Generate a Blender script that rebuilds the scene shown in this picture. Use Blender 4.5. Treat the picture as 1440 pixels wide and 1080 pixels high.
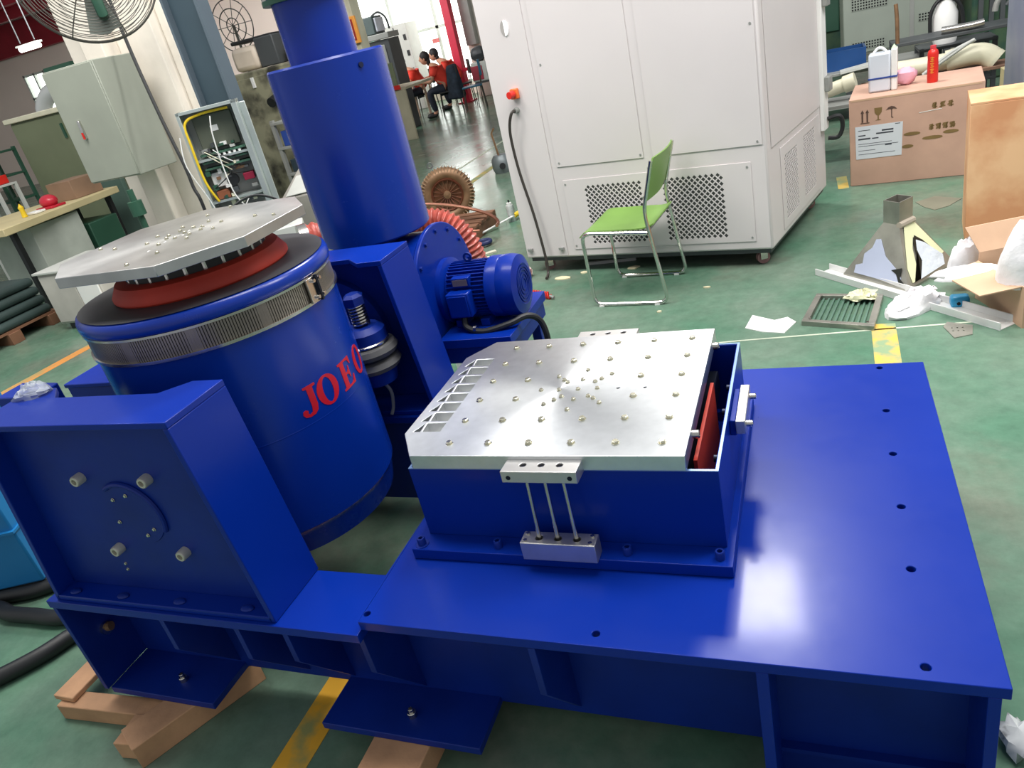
import bpy, bmesh, math, random
from math import sin, cos, pi, radians as R, hypot, atan2
from mathutils import Vector, Matrix, Euler
from mathutils.geometry import delaunay_2d_cdt
random.seed(7)
S = bpy.context.scene
for o in list(bpy.data.objects): bpy.data.objects.remove(o)
COL = S.collection

# ---------------------------------------------------------------- camera, world, lights, exposure
cd = bpy.data.cameras.new('camera'); cam = bpy.data.objects.new('camera', cd); COL.objects.link(cam)
cd.sensor_width = 36; cd.sensor_fit = 'HORIZONTAL'; cd.lens = 1049.67*36/1440
cd.clip_start = .05; cd.clip_end = 200
cam.location = (0.8184, -1.3121, 1.60295)
cam.rotation_euler = Euler((1.10902, 0.219003, 0.336188), 'XYZ')
S.camera = cam
S.view_settings.view_transform = 'Standard'; S.view_settings.look = 'None'
S.view_settings.gamma = 1; S.view_settings.use_curve_mapping = False
S.view_settings.exposure = 0.0
W = bpy.data.worlds.new('world'); S.world = W; W.use_nodes = True
bg = W.node_tree.nodes['Background']; bg.inputs[0].default_value = (.93, .97, 1, 1); bg.inputs[1].default_value = .5
def area(name, loc, target, sx, sy, power, col=(1, 1, 1)):
    l = bpy.data.lights.new(name, 'AREA'); l.shape = 'RECTANGLE'; l.size = sx; l.size_y = sy; l.energy = power; l.color = col
    o = bpy.data.objects.new(name, l); COL.objects.link(o); o.location = loc
    o.rotation_euler = (Vector(target)-Vector(loc)).to_track_quat('-Z', 'Y').to_euler(); return o
area('high_bay_lamp_light', (.12, 5.05, 5.5), (.7, 0, .4), .75, .75, 240, (1, .98, .95))
area('chamber_fill_light', (-.2, .7, 5.4), (-.2, 3.2, 1.0), 3.6, 1.2, 240, (1, .975, .95))  # unseen overhead area light, added to brighten the chamber front
area('left_fill_light', (-3.4, 1.2, 5.6), (-4.6, 4.6, 1.2), 3, 1.5, 270, (1, .98, .94))  # added fill from above for the pier and wall cabinet, no fitting there
area('right_fill_light', (3.0, 2.0, 5.2), (1.6, 4.6, .2), 2.5, 1.5, 225, (1, .97, .95))  # extra fill without a fitting, lifts the carton and right background
area('window_light', (-8.4, 17.2, 1.9), (-6, 10, 0), 2.6, 2.4, 40, (.97, 1, 1))
area('far_wall_fill_light', (-10, 11, 4.3), (-12, 17, 1.5), 6, 3, 640, (1, .99, .97))  # added under the far roof to lighten the back wall

# ---------------------------------------------------------------- materials
def lin(c):
    return tuple((x/12.92 if x <= .04045 else ((x+.055)/1.055)**2.4) for x in [v/255 for v in c])+(1,)
MATS = {}
def mat(name, col, rough=.5, metal=0, var=.12, nscale=3.0, bump=.0, bscale=60, spec=.5, coat=0, emit=0, aniso=0, col2=None, alpha=1, trans=0, mixc=.5, rvar=.0):
    if name in MATS: return MATS[name]
    m = bpy.data.materials.new(name); m.use_nodes = True; nt = m.node_tree; b = nt.nodes['Principled BSDF']
    c = lin(col); b.inputs['Roughness'].default_value = rough; b.inputs['Metallic'].default_value = metal
    b.inputs['Specular IOR Level'].default_value = spec; b.inputs['Coat Weight'].default_value = coat
    b.inputs['Coat Roughness'].default_value = .12
    b.inputs['Alpha'].default_value = alpha; b.inputs['Transmission Weight'].default_value = trans
    tc = nt.nodes.new('ShaderNodeTexCoord')
    n = nt.nodes.new('ShaderNodeTexNoise'); n.inputs['Scale'].default_value = nscale; n.inputs['Detail'].default_value = 6
    nt.links.new(tc.outputs['Object'], n.inputs['Vector'])
    ramp = nt.nodes.new('ShaderNodeValToRGB')
    d = lin(col2) if col2 else tuple(x*(1-var*2) for x in c[:3])+(1,)
    e = c if col2 else tuple(min(1, x*(1+var)) for x in c[:3])+(1,)
    ramp.color_ramp.elements[0].position = .5-.22 if not col2 else mixc-.09; ramp.color_ramp.elements[0].color = d
    ramp.color_ramp.elements[1].position = .5+.22 if not col2 else mixc+.09; ramp.color_ramp.elements[1].color = e
    nt.links.new(n.outputs['Fac'], ramp.inputs['Fac']); nt.links.new(ramp.outputs['Color'], b.inputs['Base Color'])
    if emit:
        nt.links.new(ramp.outputs['Color'], b.inputs['Emission Color']); b.inputs['Emission Strength'].default_value = emit
    if rvar:
        mr = nt.nodes.new('ShaderNodeMapRange'); mr.inputs['To Min'].default_value = max(.02, rough-rvar); mr.inputs['To Max'].default_value = rough+rvar
        n3 = nt.nodes.new('ShaderNodeTexNoise'); n3.inputs['Scale'].default_value = nscale*2.3; n3.inputs['Detail'].default_value = 8; n3.inputs['Roughness'].default_value = .7
        nt.links.new(tc.outputs['Object'], n3.inputs['Vector'])
        nt.links.new(n3.outputs['Fac'], mr.inputs['Value']); nt.links.new(mr.outputs['Result'], b.inputs['Roughness'])
    if bump:
        n2 = nt.nodes.new('ShaderNodeTexNoise'); n2.inputs['Scale'].default_value = bscale; n2.inputs['Detail'].default_value = 3
        nt.links.new(tc.outputs['Object'], n2.inputs['Vector'])
        bp = nt.nodes.new('ShaderNodeBump'); bp.inputs['Strength'].default_value = bump; bp.inputs['Distance'].default_value = .01
        nt.links.new(n2.outputs['Fac'], bp.inputs['Height']); nt.links.new(bp.outputs['Normal'], b.inputs['Normal'])
    if aniso:
        b.inputs['Anisotropic'].default_value = aniso
        tg = nt.nodes.new('ShaderNodeTangent'); tg.direction_type = 'RADIAL'; tg.axis = 'Z'
        nt.links.new(tg.outputs['Tangent'], b.inputs['Tangent'])
    MATS[name] = m; return m
BLUE = mat('blue_enamel', (4, 42, 142), .32, var=.05, nscale=2, bump=.02, bscale=7, spec=.16, rvar=.12, coat=.10)
BLUE2 = mat('blue_enamel_drum', (5, 48, 150), .26, var=.05, nscale=2, bump=.02, bscale=5, spec=.4, rvar=.06)
BLUED = mat('blue_enamel_dusty', (4, 40, 132), .45, var=.12, nscale=5, bump=.03, bscale=14, rvar=.1, spec=.3)
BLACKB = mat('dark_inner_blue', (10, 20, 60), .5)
ALU = mat('milled_aluminium', (228, 231, 233), .33, .97, var=.04, nscale=30, aniso=.75)
ALU2 = mat('brushed_aluminium', (205, 203, 200), .34, .85, var=.04, nscale=25)
ALUH = mat('dull_aluminium_plate', (190, 190, 188), .36, .9, var=.10, nscale=9, aniso=.6, rvar=.1)
STEEL = mat('bright_steel', (200, 196, 190), .22, 1, var=.08, nscale=20)
ZINC = mat('yellow_zinc_bolt', (222, 218, 196), .25, 1, var=.1, nscale=40)
DKSTEEL = mat('black_bolt_steel', (40, 44, 60), .35, .8)
GALV = mat('galvanised_sheet', (176, 174, 164), .4, .8, var=.15, nscale=8, bump=.05, bscale=30)
MESHM = mat('woven_mesh_band', (150, 140, 130), .4, .8, var=.25, nscale=4)
BLACK = mat('black_rubber', (26, 28, 30), .5, var=.2)
RUB = mat('grey_air_spring_rubber', (92, 92, 92), .35, var=.15, nscale=12)
REDR = mat('red_rubber_membrane', (190, 52, 32), .6, var=.15, nscale=6)
REDP = mat('red_lettering', (205, 18, 40), .4)
DARK = mat('dark_void', (12, 13, 15), .8)
WOOD = mat('raw_pine', (196, 150, 112), .7, var=.15, nscale=7, bump=.2, bscale=40)
PLY = mat('plywood_sheet', (228, 184, 140), .7, col2=(206, 146, 104), nscale=3.2, bump=.05)
CARD = mat('brown_cardboard', (198, 160, 140), .85, var=.08, nscale=4)
CARD2 = mat('tan_cardboard', (205, 170, 140), .85, var=.08, nscale=4)
CHW = mat('chamber_white_powder_coat', (214, 207, 206), .42, var=.025, nscale=1.5, bump=.03, bscale=50)
WHITE = mat('white_plastic', (235, 235, 232), .5, var=.04)
BAG = mat('white_plastic_bag', (240, 238, 240), .45, var=.05, nscale=9, bump=.5, bscale=22)
PAPER = mat('white_paper', (236, 238, 232), .8, var=.05, nscale=20)
GREENC = mat('green_chair_plastic', (116, 154, 72), .42, var=.06, nscale=6)
CHROME = mat('chrome_tube', (215, 213, 208), .16, 1, var=.03)
CABLE = mat('dark_cable', (60, 54, 50), .5)
COPPER = mat('copper_brown', (140, 108, 80), .5, .4, var=.2, nscale=12)
COPPERP = mat('copper_pipe', (196, 138, 116), .3, .9, var=.1)
HOSE = mat('red_duct_hose', (168, 74, 62), .38, var=.2, nscale=14, bump=.25, bscale=40)
REDS = mat('red_plastic', (216, 40, 30), .35)
ORANGE = mat('orange_plastic', (240, 110, 50), .45)
YEL = mat('yellow_plastic', (236, 200, 40), .5)
PVC = mat('cream_pvc', (222, 218, 192), .4, var=.08, nscale=5)
COLG = mat('slate_column_paint', (84, 96, 106), .45, var=.06, nscale=2)
COLD = mat('slate_column_paint_shaded', (58, 74, 84), .5, var=.08, nscale=2)  # same column paint, darkened for the shade between the flanges
CABG = mat('grey_green_cabinet', (150, 154, 142), .45, var=.05)
OLIVE = mat('olive_cabinet', (116, 124, 96), .55, var=.06)
BENCH = mat('pale_bench_wood', (204, 190, 146), .6, var=.06)
PIER = mat('whitewashed_pier', (226, 218, 206), .85, var=.1, nscale=2.2, bump=.1)
WALLM = mat('grey_white_wall', (206, 206, 202), .85, var=.08, nscale=.4)
WALLP = mat('pinkish_white_wall', (232, 216, 206), .85, var=.04, nscale=.4)
ROOFM = mat('dark_roof_sheet', (70, 64, 60), .8, var=.2, nscale=1)
REDST = mat('red_roof_steel', (150, 30, 46), .6, var=.1)
REDC = mat('red_column_paint', (206, 40, 70), .5, var=.05)
GLOW = mat('overcast_window', (250, 255, 250), .5, emit=2.2, var=.01)
LAMP = mat('lamp_tube_glow', (255, 250, 240), .5, emit=5, var=0)
GREEN = mat('dark_green_metal', (44, 84, 66), .45, var=.1)
FANM = mat('fan_wire', (88, 86, 80), .4, .6)
TEAL = mat('teal_plastic', (20, 100, 130), .4)
LBLUE = mat('light_blue_cabinet', (24, 116, 176), .45, var=.04)
DGREY = mat('dark_grey_plastic', (70, 74, 76), .5)
MGREY = mat('mid_grey_metal', (150, 152, 148), .5, .2, var=.08)
LGREY = mat('light_grey_metal', (196, 198, 192), .5, var=.06)
DIRTY = mat('dirty_olive_metal', (150, 148, 122), .6, col2=(50, 48, 38), nscale=4, mixc=.48)
SHIRT = mat('red_work_shirt', (232, 66, 50), .8, var=.08, nscale=8)
HAIR = mat('black_hair', (28, 24, 24), .6)
SKIN = mat('skin', (206, 150, 122), .6)
JEAN = mat('dark_trousers', (34, 40, 56), .8)
PCBG = mat('circuit_green', (70, 110, 90), .5, var=.4, nscale=30)
CLEAR = mat('clear_plastic_film', (225, 232, 240), .25, alpha=.45, bump=.6, bscale=18)
PINK = mat('pink_plastic_bag', (236, 178, 196), .5, bump=.4, bscale=20)
BLUECAN = mat('blue_tape', (40, 70, 150), .5)
PERF = mat('perforated_steel', (150, 158, 148), .5, .3, var=.05)

# ---------------------------------------------------------------- mesh builder
WORLDT = {}
def thing(name, label, cat, loc=(0, 0, 0), rz=0, group=None):
    o = bpy.data.objects.new(name, None); COL.objects.link(o); o.empty_display_size = .05
    o.location = loc; o.rotation_euler = (0, 0, rz); o['label'] = label; o['category'] = cat
    if group: o['group'] = group
    WORLDT[o] = Matrix.LocRotScale(Vector(loc), Euler((0, 0, rz)), None); return o
def top(o):
    while o.parent: o = o.parent
    return o
class MB:
    """collects shapes; world=True means coordinates are world ones and are moved into the parent's frame"""
    def __init__(s): s.v = []; s.f = []
    def add(s, vs, fs, M=None):
        k = len(s.v)
        s.v += [tuple(M @ Vector(v)) if M else tuple(v) for v in vs]
        s.f += [tuple(i+k for i in f) for f in fs]; return s
    def box(s, x0, x1, y0, y1, z0, z1, M=None):
        return s.add([(x0,y0,z0),(x1,y0,z0),(x1,y1,z0),(x0,y1,z0),(x0,y0,z1),(x1,y0,z1),(x1,y1,z1),(x0,y1,z1)],
                     [(0,3,2,1),(4,5,6,7),(0,1,5,4),(1,2,6,5),(2,3,7,6),(3,0,4,7)], M)
    def hexa(s, p, M=None):
        return s.add(p, [(0,3,2,1),(4,5,6,7),(0,1,5,4),(1,2,6,5),(2,3,7,6),(3,0,4,7)], M)
    def prism(s, poly, a, b, axis='z', M=None):
        n = len(poly)
        def P(u, w, t): return (u, w, t) if axis == 'z' else ((u, t, w) if axis == 'y' else (t, u, w))
        vs = [P(u, w, a) for u, w in poly]+[P(u, w, b) for u, w in poly]
        fs = [tuple(range(n-1, -1, -1)), tuple(range(n, 2*n))]+[(i, (i+1) % n, n+(i+1) % n, n+i) for i in range(n)]
        return s.add(vs, fs, M)
    def cyl(s, p, q, r0, r1=None, n=16, caps=True):
        r1 = r0 if r1 is None else r1
        p = Vector(p); q = Vector(q); d = (q-p); 
        Q = d.to_track_quat('Z', 'Y').to_matrix()
        vs = []
        for c, r in ((p, r0), (q, r1)):
            for i in range(n):
                a = 2*pi*i/n; vs.append(tuple(c+Q @ Vector((r*cos(a), r*sin(a), 0))))
        fs = [(i, (i+1) % n, n+(i+1) % n, n+i) for i in range(n)]
        if caps: fs += [tuple(range(n-1, -1, -1)), tuple(range(n, 2*n))]
        return s.add(vs, fs)
    def lathe(s, prof, c=(0, 0, 0), axis=(0, 0, 1), n=32, caps=True, a0=0, a1=2*pi):
        Q = Vector(axis).to_track_quat('Z', 'Y').to_matrix(); c = Vector(c); vs = []; full = abs(a1-a0-2*pi) < 1e-6
        m = n if full else n+1
        for r, z in prof:
            for i in range(m):
                a = a0+(a1-a0)*i/n; vs.append(tuple(c+Q @ Vector((r*cos(a), r*sin(a), z))))
        fs = []
        for j in range(len(prof)-1):
            for i in range(n):
                k = (i+1) % m; fs.append((j*m+i, j*m+k, (j+1)*m+k, (j+1)*m+i))
        if caps and full:
            if prof[0][0] > 1e-5: fs.append(tuple(range(m-1, -1, -1)))
            if prof[-1][0] > 1e-5: fs.append(tuple((len(prof)-1)*m+i for i in range(m)))
        return s.add(vs, fs)
    def tube(s, pts, r, n=10, closed=False, rfun=None, caps=True, smooth=0):
        P = [Vector(p) for p in pts]
        if smooth:
            Q = []
            m = len(P)
            for i in range(m if closed else m-1):
                a = P[(i-1) % m] if (closed or i > 0) else P[0]; b = P[i]; c = P[(i+1) % m]; d = P[(i+2) % m] if (closed or i+2 < m) else P[-1]
                for k in range(smooth):
                    t = k/smooth
                    Q.append(.5*((2*b)+(c-a)*t+(2*a-5*b+4*c-d)*t*t+(-a+3*b-3*c+d)*t**3))
            if not closed: Q.append(P[-1])
            P = Q
        m = len(P); vs = []
        up = None
        for i in range(m):
            a = P[i-1] if (i > 0 or closed) else P[i]; b = P[(i+1) % m] if (i < m-1 or closed) else P[i]
            t = (b-a).normalized()
            if up is None: up = t.orthogonal().normalized()
            up = (up-t*up.dot(t)).normalized(); w = t.cross(up)
            rr = rfun(i/(m-1)) if rfun else r
            for k in range(n):
                g = 2*pi*k/n; vs.append(tuple(P[i]+(up*cos(g)+w*sin(g))*rr))
        fs = []
        for i in range(m if closed else m-1):
            j = (i+1) % m
            for k in range(n):
                l = (k+1) % n; fs.append((i*n+k, i*n+l, j*n+l, j*n+k))
        if caps and not closed: fs += [tuple(range(n-1, -1, -1)), tuple((m-1)*n+k for k in range(n))]
        return s.add(vs, fs)
    def ell(s, c, r, n=16, m=10, M=None, noise=0):
        rx, ry, rz = (r, r, r) if isinstance(r, (int, float)) else r
        vs = []; fs = []
        for j in range(m+1):
            t = pi*j/m
            for i in range(n):
                a = 2*pi*i/n; k = 1+(random.uniform(-noise, noise) if 0 < j < m else 0)
                vs.append((c[0]+rx*sin(t)*cos(a)*k, c[1]+ry*sin(t)*sin(a)*k, c[2]-rz*cos(t)*k))
        for j in range(m):
            for i in range(n):
                k = (i+1) % n; fs.append((j*n+i, j*n+k, (j+1)*n+k, (j+1)*n+i))
        return s.add(vs, fs, M)
    def plate(s, outer, holes, t0, t1, M=None):
        """flat plate with through holes: 2-D outlines, thickness t0..t1 along local z"""
        pts = [Vector(p) for p in outer]; edges = [(i, (i+1) % len(outer)) for i in range(len(outer))]
        for h in holes:
            k = len(pts); pts += [Vector(p) for p in h]; edges += [(k+i, k+(i+1) % len(h)) for i in range(len(h))]
        V, Ed, F, *_ = delaunay_2d_cdt(pts, edges, [], 1, 1e-7)
        def inside(p, poly):
            c = False; j = len(poly)-1
            for i in range(len(poly)):
                a, b = poly[i], poly[j]
                if (a[1] > p[1]) != (b[1] > p[1]) and p[0] < (b[0]-a[0])*(p[1]-a[1])/(b[1]-a[1])+a[0]: c = not c
                j = i
            return c
        bb = [(min(p[0] for p in h), max(p[0] for p in h), min(p[1] for p in h), max(p[1] for p in h), h) for h in holes]
        keep = []
        for f in F:
            c = sum((Vector(V[i]) for i in f), Vector((0, 0)))/len(f)
            if not inside(c, outer): continue
            if any(b[0] < c[0] < b[1] and b[2] < c[1] < b[3] and inside(c, b[4]) for b in bb): continue
            keep.append(tuple(f))
        n = len(V); vs = [(v[0], v[1], t0) for v in V]+[(v[0], v[1], t1) for v in V]
        fs = [tuple(reversed(f)) for f in keep]+[tuple(i+n for i in f) for f in keep]
        cnt = {}
        for f in keep:
            for i in range(len(f)):
                e = (f[i], f[(i+1) % len(f)]); cnt[e] = 1
        for (a, b) in cnt:
            if (b, a) not in cnt: fs.append((a, b, b+n, a+n))
        return s.add(vs, fs, M)
    def mesh(s, name, m, sharp=35):
        me = bpy.data.meshes.new(name); me.from_pydata(s.v, [], s.f)
        bm = bmesh.new(); bm.from_mesh(me); bmesh.ops.recalc_face_normals(bm, faces=bm.faces); bm.to_mesh(me); bm.free()
        me.polygons.foreach_set('use_smooth', [True]*len(me.polygons)); me.set_sharp_from_angle(angle=R(sharp))
        me.materials.append(m); me.update(); return me
    def build(s, name, m, parent=None, world=True, bevel=0, sharp=35, seg=2):
        if parent is not None and world:
            I = WORLDT[top(parent)].inverted(); s.v = [tuple(I @ Vector(v)) for v in s.v]
        o = bpy.data.objects.new(name, s.mesh(name, m, sharp)); COL.objects.link(o)
        if parent is not None: o.parent = parent
        if bevel:
            b = o.modifiers.new('bevel', 'BEVEL'); b.width = bevel; b.segments = seg; b.limit_method = 'ANGLE'; b.angle_limit = R(40); b.harden_normals = False
        return o
def single(mb, name, m, label, cat, group=None, bevel=0, origin=None):
    """a thing that is one mesh: origin moved to the base centre"""
    xs = [v[0] for v in mb.v]; ys = [v[1] for v in mb.v]; zs = [v[2] for v in mb.v]
    c = origin or ((min(xs)+max(xs))/2, (min(ys)+max(ys))/2, min(zs))
    mb.v = [(v[0]-c[0], v[1]-c[1], v[2]-c[2]) for v in mb.v]
    o = mb.build(name, m, None, bevel=bevel); o.location = c; o['label'] = label; o['category'] = cat
    if group: o['group'] = group
    return o
def inst(me_obj, name, parent, loc, rot=(0, 0, 0), world=True):
    """another object sharing the mesh"""
    o = bpy.data.objects.new(name, me_obj.data if hasattr(me_obj, 'data') else me_obj); COL.objects.link(o); o.parent = parent
    L = Vector(loc)
    if world and parent is not None:
        I = WORLDT[top(parent)].inverted(); L = I @ L
    o.location = L; o.rotation_euler = rot; return o
def struct(o): o['kind'] = 'structure'; return o
def circle(x, y, r, n=14): return [(x+r*cos(2*pi*i/n), y+r*sin(2*pi*i/n)) for i in range(n)]
def basis(o, u, v):
    """matrix: local x->u, y->v, z->u x v, origin o"""
    u = Vector(u).normalized(); v = Vector(v).normalized(); w = u.cross(v)
    return Matrix(((u.x, v.x, w.x, o[0]), (u.y, v.y, w.y, o[1]), (u.z, v.z, w.z, o[2]), (0, 0, 0, 1)))

def socket_bolt_mesh(name, r, h, m):
    b = MB(); b.lathe([(r*.15, 0), (r, 0), (r, h*.88), (r*.88, h), (r*.55, h), (r*.5, h*.45), (0.0001, h*.45)], n=12); return b.mesh(name, m)
def hex_bolt_mesh(name, r, h, m):
    b = MB(); b.lathe([(r*1.35, 0), (r*1.35, h*.2), (r, h*.2), (r, h*.9), (r*.85, h), (0.0001, h)], n=6); return b.mesh(name, m, 20)
B_SOCK_BLUE = socket_bolt_mesh('bolt', .0105, .02, BLUED)
B_DARK = socket_bolt_mesh('bolt', .009, .012, DKSTEEL)
B_ZINC = hex_bolt_mesh('bolt', .0072, .007, ZINC)
B_ZINC_S = hex_bolt_mesh('bolt', .005, .0055, ZINC)
B_STEEL = socket_bolt_mesh('bolt', .012, .016, STEEL)
B_BLUEHEX = hex_bolt_mesh('bolt', .008, .008, BLUED)

# ---------------------------------------------------------------- floor, walls, roof
def floor_material():
    m = bpy.data.materials.new('green_epoxy_floor'); m.use_nodes = True; nt = m.node_tree; b = nt.nodes['Principled BSDF']
    tc = nt.nodes.new('ShaderNodeTexCoord')
    def noise(sc, det=6, ro=.55):
        n = nt.nodes.new('ShaderNodeTexNoise'); n.inputs['Scale'].default_value = sc; n.inputs['Detail'].default_value = det; n.inputs['Roughness'].default_value = ro
        nt.links.new(tc.outputs['Object'], n.inputs['Vector']); return n
    def ramp(src, p0, c0, p1, c1):
        r = nt.nodes.new('ShaderNodeValToRGB'); r.color_ramp.elements[0].position = p0; r.color_ramp.elements[0].color = c0
        r.color_ramp.elements[1].position = p1; r.color_ramp.elements[1].color = c1; nt.links.new(src, r.inputs['Fac']); return r
    a = ramp(noise(1.3).outputs['Fac'], .36, lin((110, 130, 114)), .62, lin((84, 122, 100)))
    bb = ramp(noise(.9, 8, .65).outputs['Fac'], .5, (0, 0, 0, 1), .7, (1, 1, 1, 1))
    mx = nt.nodes.new('ShaderNodeMix'); mx.data_type = 'RGBA'; nt.links.new(bb.outputs['Color'], mx.inputs['Factor'])
    nt.links.new(a.outputs['Color'], mx.inputs[6]); mx.inputs[7].default_value = lin((118, 122, 108))
    f = ramp(noise(14, 8, .7).outputs['Fac'], .3, (.8, .8, .8, 1), .7, (1.12, 1.12, 1.12, 1))
    mu = nt.nodes.new('ShaderNodeMix'); mu.data_type = 'RGBA'; mu.blend_type = 'MULTIPLY'; mu.inputs['Factor'].default_value = 1
    nt.links.new(mx.outputs[2], mu.inputs[6]); nt.links.new(f.outputs['Color'], mu.inputs[7]); nt.links.new(mu.outputs[2], b.inputs['Base Color'])
    b.inputs['Specular IOR Level'].default_value = .22
    rr = nt.nodes.new('ShaderNodeMapRange'); rr.inputs['To Min'].default_value = .12; rr.inputs['To Max'].default_value = .34
    nt.links.new(noise(2.2, 6).outputs['Fac'], rr.inputs['Value']); nt.links.new(rr.outputs['Result'], b.inputs['Roughness'])
    bm_ = nt.nodes.new('ShaderNodeBump'); bm_.inputs['Strength'].default_value = .04; bm_.inputs['Distance'].default_value = .01
    nt.links.new(noise(30, 3).outputs['Fac'], bm_.inputs['Height']); nt.links.new(bm_.outputs['Normal'], b.inputs['Normal'])
    return m
FLOORM = floor_material()
struct(MB().box(-26, 9, -4, 18.5, -.06, 0).build('floor', FLOORM))
YLINE = mat('worn_yellow_paint', (228, 170, 46), .6, col2=(150, 150, 90), nscale=9, mixc=.42)
YLINE2 = mat('faded_yellow_paint', (190, 164, 84), .6, col2=(128, 150, 112), nscale=7, mixc=.5)
YLINE3 = mat('orange_line_paint', (206, 138, 66), .6, col2=(160, 140, 90), nscale=4, mixc=.4)
BRASS = mat('pale_joint_strip', (196, 206, 184), .5)
def line(n, pts, w, m):
    b = MB()
    for (x0, y0), (x1, y1) in zip(pts[:-1], pts[1:]):
        d = Vector((x1-x0, y1-y0)).normalized(); px, py = -d.y*w/2, d.x*w/2
        b.hexa([(x0+px, y0+py, 0), (x0-px, y0-py, 0), (x1-px, y1-py, 0), (x1+px, y1+py, 0), (x0+px, y0+py, .0015), (x0-px, y0-py, .0015), (x1-px, y1-py, .0015), (x1+px, y1+py, .0015)])
    o = struct(b.build(n, m)); return o
line('trim_1', [(-.51, -1.2), (-.52, .95)], .1, YLINE)
line('trim_2', [(1.05, 1.2), (1.07, 2.12)], .1, mat('patchy_yellow_paint', (214, 176, 78), .6, col2=(132, 156, 118), nscale=11, mixc=.5))
line('trim_8', [(.99, 4.42), (.985, 4.75)], .07, YLINE2)
line('trim_3', [(-2.86, 5.6), (-2.82, 9), (-2.8, 13)], .09, YLINE2)
line('trim_4', [(-4.72, .2), (-4.6, 2.7), (-4.5, 5)], .11, YLINE3)
line('trim_5', [(-.05, 1.98), (.46, 2.03), (1.5, 2.09)], .012, BRASS)
line('trim_6', [(-3.4, 7.5), (-3.3, 13.5)], .05, BRASS)
YB = 17.6
wb = MB()
wb.box(-26, -10.2, YB, YB+.2, 0, 1.9); wb.box(-26, -22.2, YB, YB+.2, 1.9, 3.2); wb.box(-21.2, -15.0, YB, YB+.2, 1.9, 3.2)
wb.box(-26, -15, YB, YB+.2, 3.2, 5.4); wb.box(-15, -10.2, YB, YB+.2, 1.9, 5.4)
wb.box(-10.2, -6.6, YB, YB+.2, 0, .3); wb.box(-10.2, -6.6, YB, YB+.2, 3.6, 5.4)
wb.box(-6.6, 9, YB, YB+.2, 0, 5.4)
struct(wb.build('wall_back', WALLP))
struct(MB().box(-26.2, -26, 0, YB, 0, 5.4).build('wall_left', WALLM))
struct(MB().box(-15.2, -15, YB-.02, YB, 0, 5.2).build('trim_7', WALLM))
# the tall bright window behind the people: glass panes, mullions
w1 = MB().box(-10.2, -6.6, YB+.12, YB+.14, .3, 3.6).build('window_1', GLOW); struct(w1)
FR = mat('window_frame_white', (214, 220, 212), .5)
for i, x in enumerate([-10.15, -9.0, -7.8, -6.65]): MB().box(x-.04, x+.04, YB-.02, YB+.1, .3, 3.6).build('frame', FR, w1, world=False)
for z in (.32, 1.7, 3.56): MB().box(-10.2, -6.6, YB-.02, YB+.1, z-.035, z+.035).build('frame', FR, w1, world=False)
w2 = struct(MB().box(-22.2, -21.2, YB+.12, YB+.14, 1.9, 3.2).build('window_2', GLOW))
for x in (-22.15, -21.7, -21.25): MB().box(x-.03, x+.03, YB-.02, YB+.1, 1.9, 3.2).build('frame', FR, w2, world=False)
for z in (1.93, 2.5, 3.17): MB().box(-22.2, -21.2, YB-.02, YB+.1, z-.03, z+.03).build('frame', FR, w2, world=False)
# roof: dark sheet on red beams with thin purlins
cl = struct(MB().box(-26, 2, 8.5, 18, 5.4, 5.5).build('ceiling', ROOFM))
for x in (-24, -19, -14.5, -10.5, -6.2): MB().box(x-.13, x+.13, 8.5, YB, 4.6, 5.39).build('roof_beam', REDST, cl, world=False)
for y in (9.6, 11.6, 13.6, 15.4, 17.3): MB().box(-26, 2, y-.09, y+.09, 4.35, 4.6).build('roof_beam', REDST, cl, world=False)
for i in range(9):
    MB().tube([(-26, 8.8+i*1.02, 4.95), (2, 8.8+i*1.02, 4.95)], .035, 6).build('purlin', LGREY, cl, world=False)
MB().box(-26, -10, 17.2, 17.5, 3.75, 4.35).build('wall_beam', REDST, cl, world=False)
def tube_lamp(x, y, z, label):
    t = thing('ceiling_lamp', label, 'lamp', (x, y, z))
    MB().box(x-.3, x+.3, y-.06, y+.06, z+.06, z+.09).build('housing', LGREY, t)
    MB().tube([(x-.26, y, z+.02), (x+.26, y, z+.02)], .05, 10).build('tube', LAMP, t)
    for s in (-.2, .2): MB().cyl((x+s, y, z+.12), (x+s, y, 4.5), .012, n=6).build('hanger', DGREY, t)
tube_lamp(-12.9, 10.4, 3.0, 'glowing tube lamp hanging under the dark red roof at the far left')
tube_lamp(-7.6, 12.0, 3.35, 'small glowing lamp hanging under red roof steel left of the blue tank')

# ---------------------------------------------------------------- MACHINE BASE
base = thing('machine_base', 'long blue steel machine base with wide deck standing on timber blocks', 'machine base', (.2, .25, .1))
dk = MB()
dk.plate([(-.171, -.318), (1.078, -.318), (1.078, .824), (-.188, .824)],
         [circle(x, y, .0085) for x, y in [(.958, -.289), (.96, -.046), (.961, .152), (.962, .357), (.963, .559), (.964, .798), (.377, -.285), (-.161, -.291)]],
         .455, .48)
dk.build('deck_plate', BLUE, base, bevel=.0015)
fr = MB()
fr.plate([(-1.2, -.335), (-.171, -.335), (-.188, .835), (-1.2, .835)],
         [[(-1.12, -.14), (-.42, -.14), (-.20, -.14), (-.20, .62), (-1.12, .62)]], .43, .455)
fr.build('frame_plate', BLUE, base, bevel=.0015)
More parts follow.
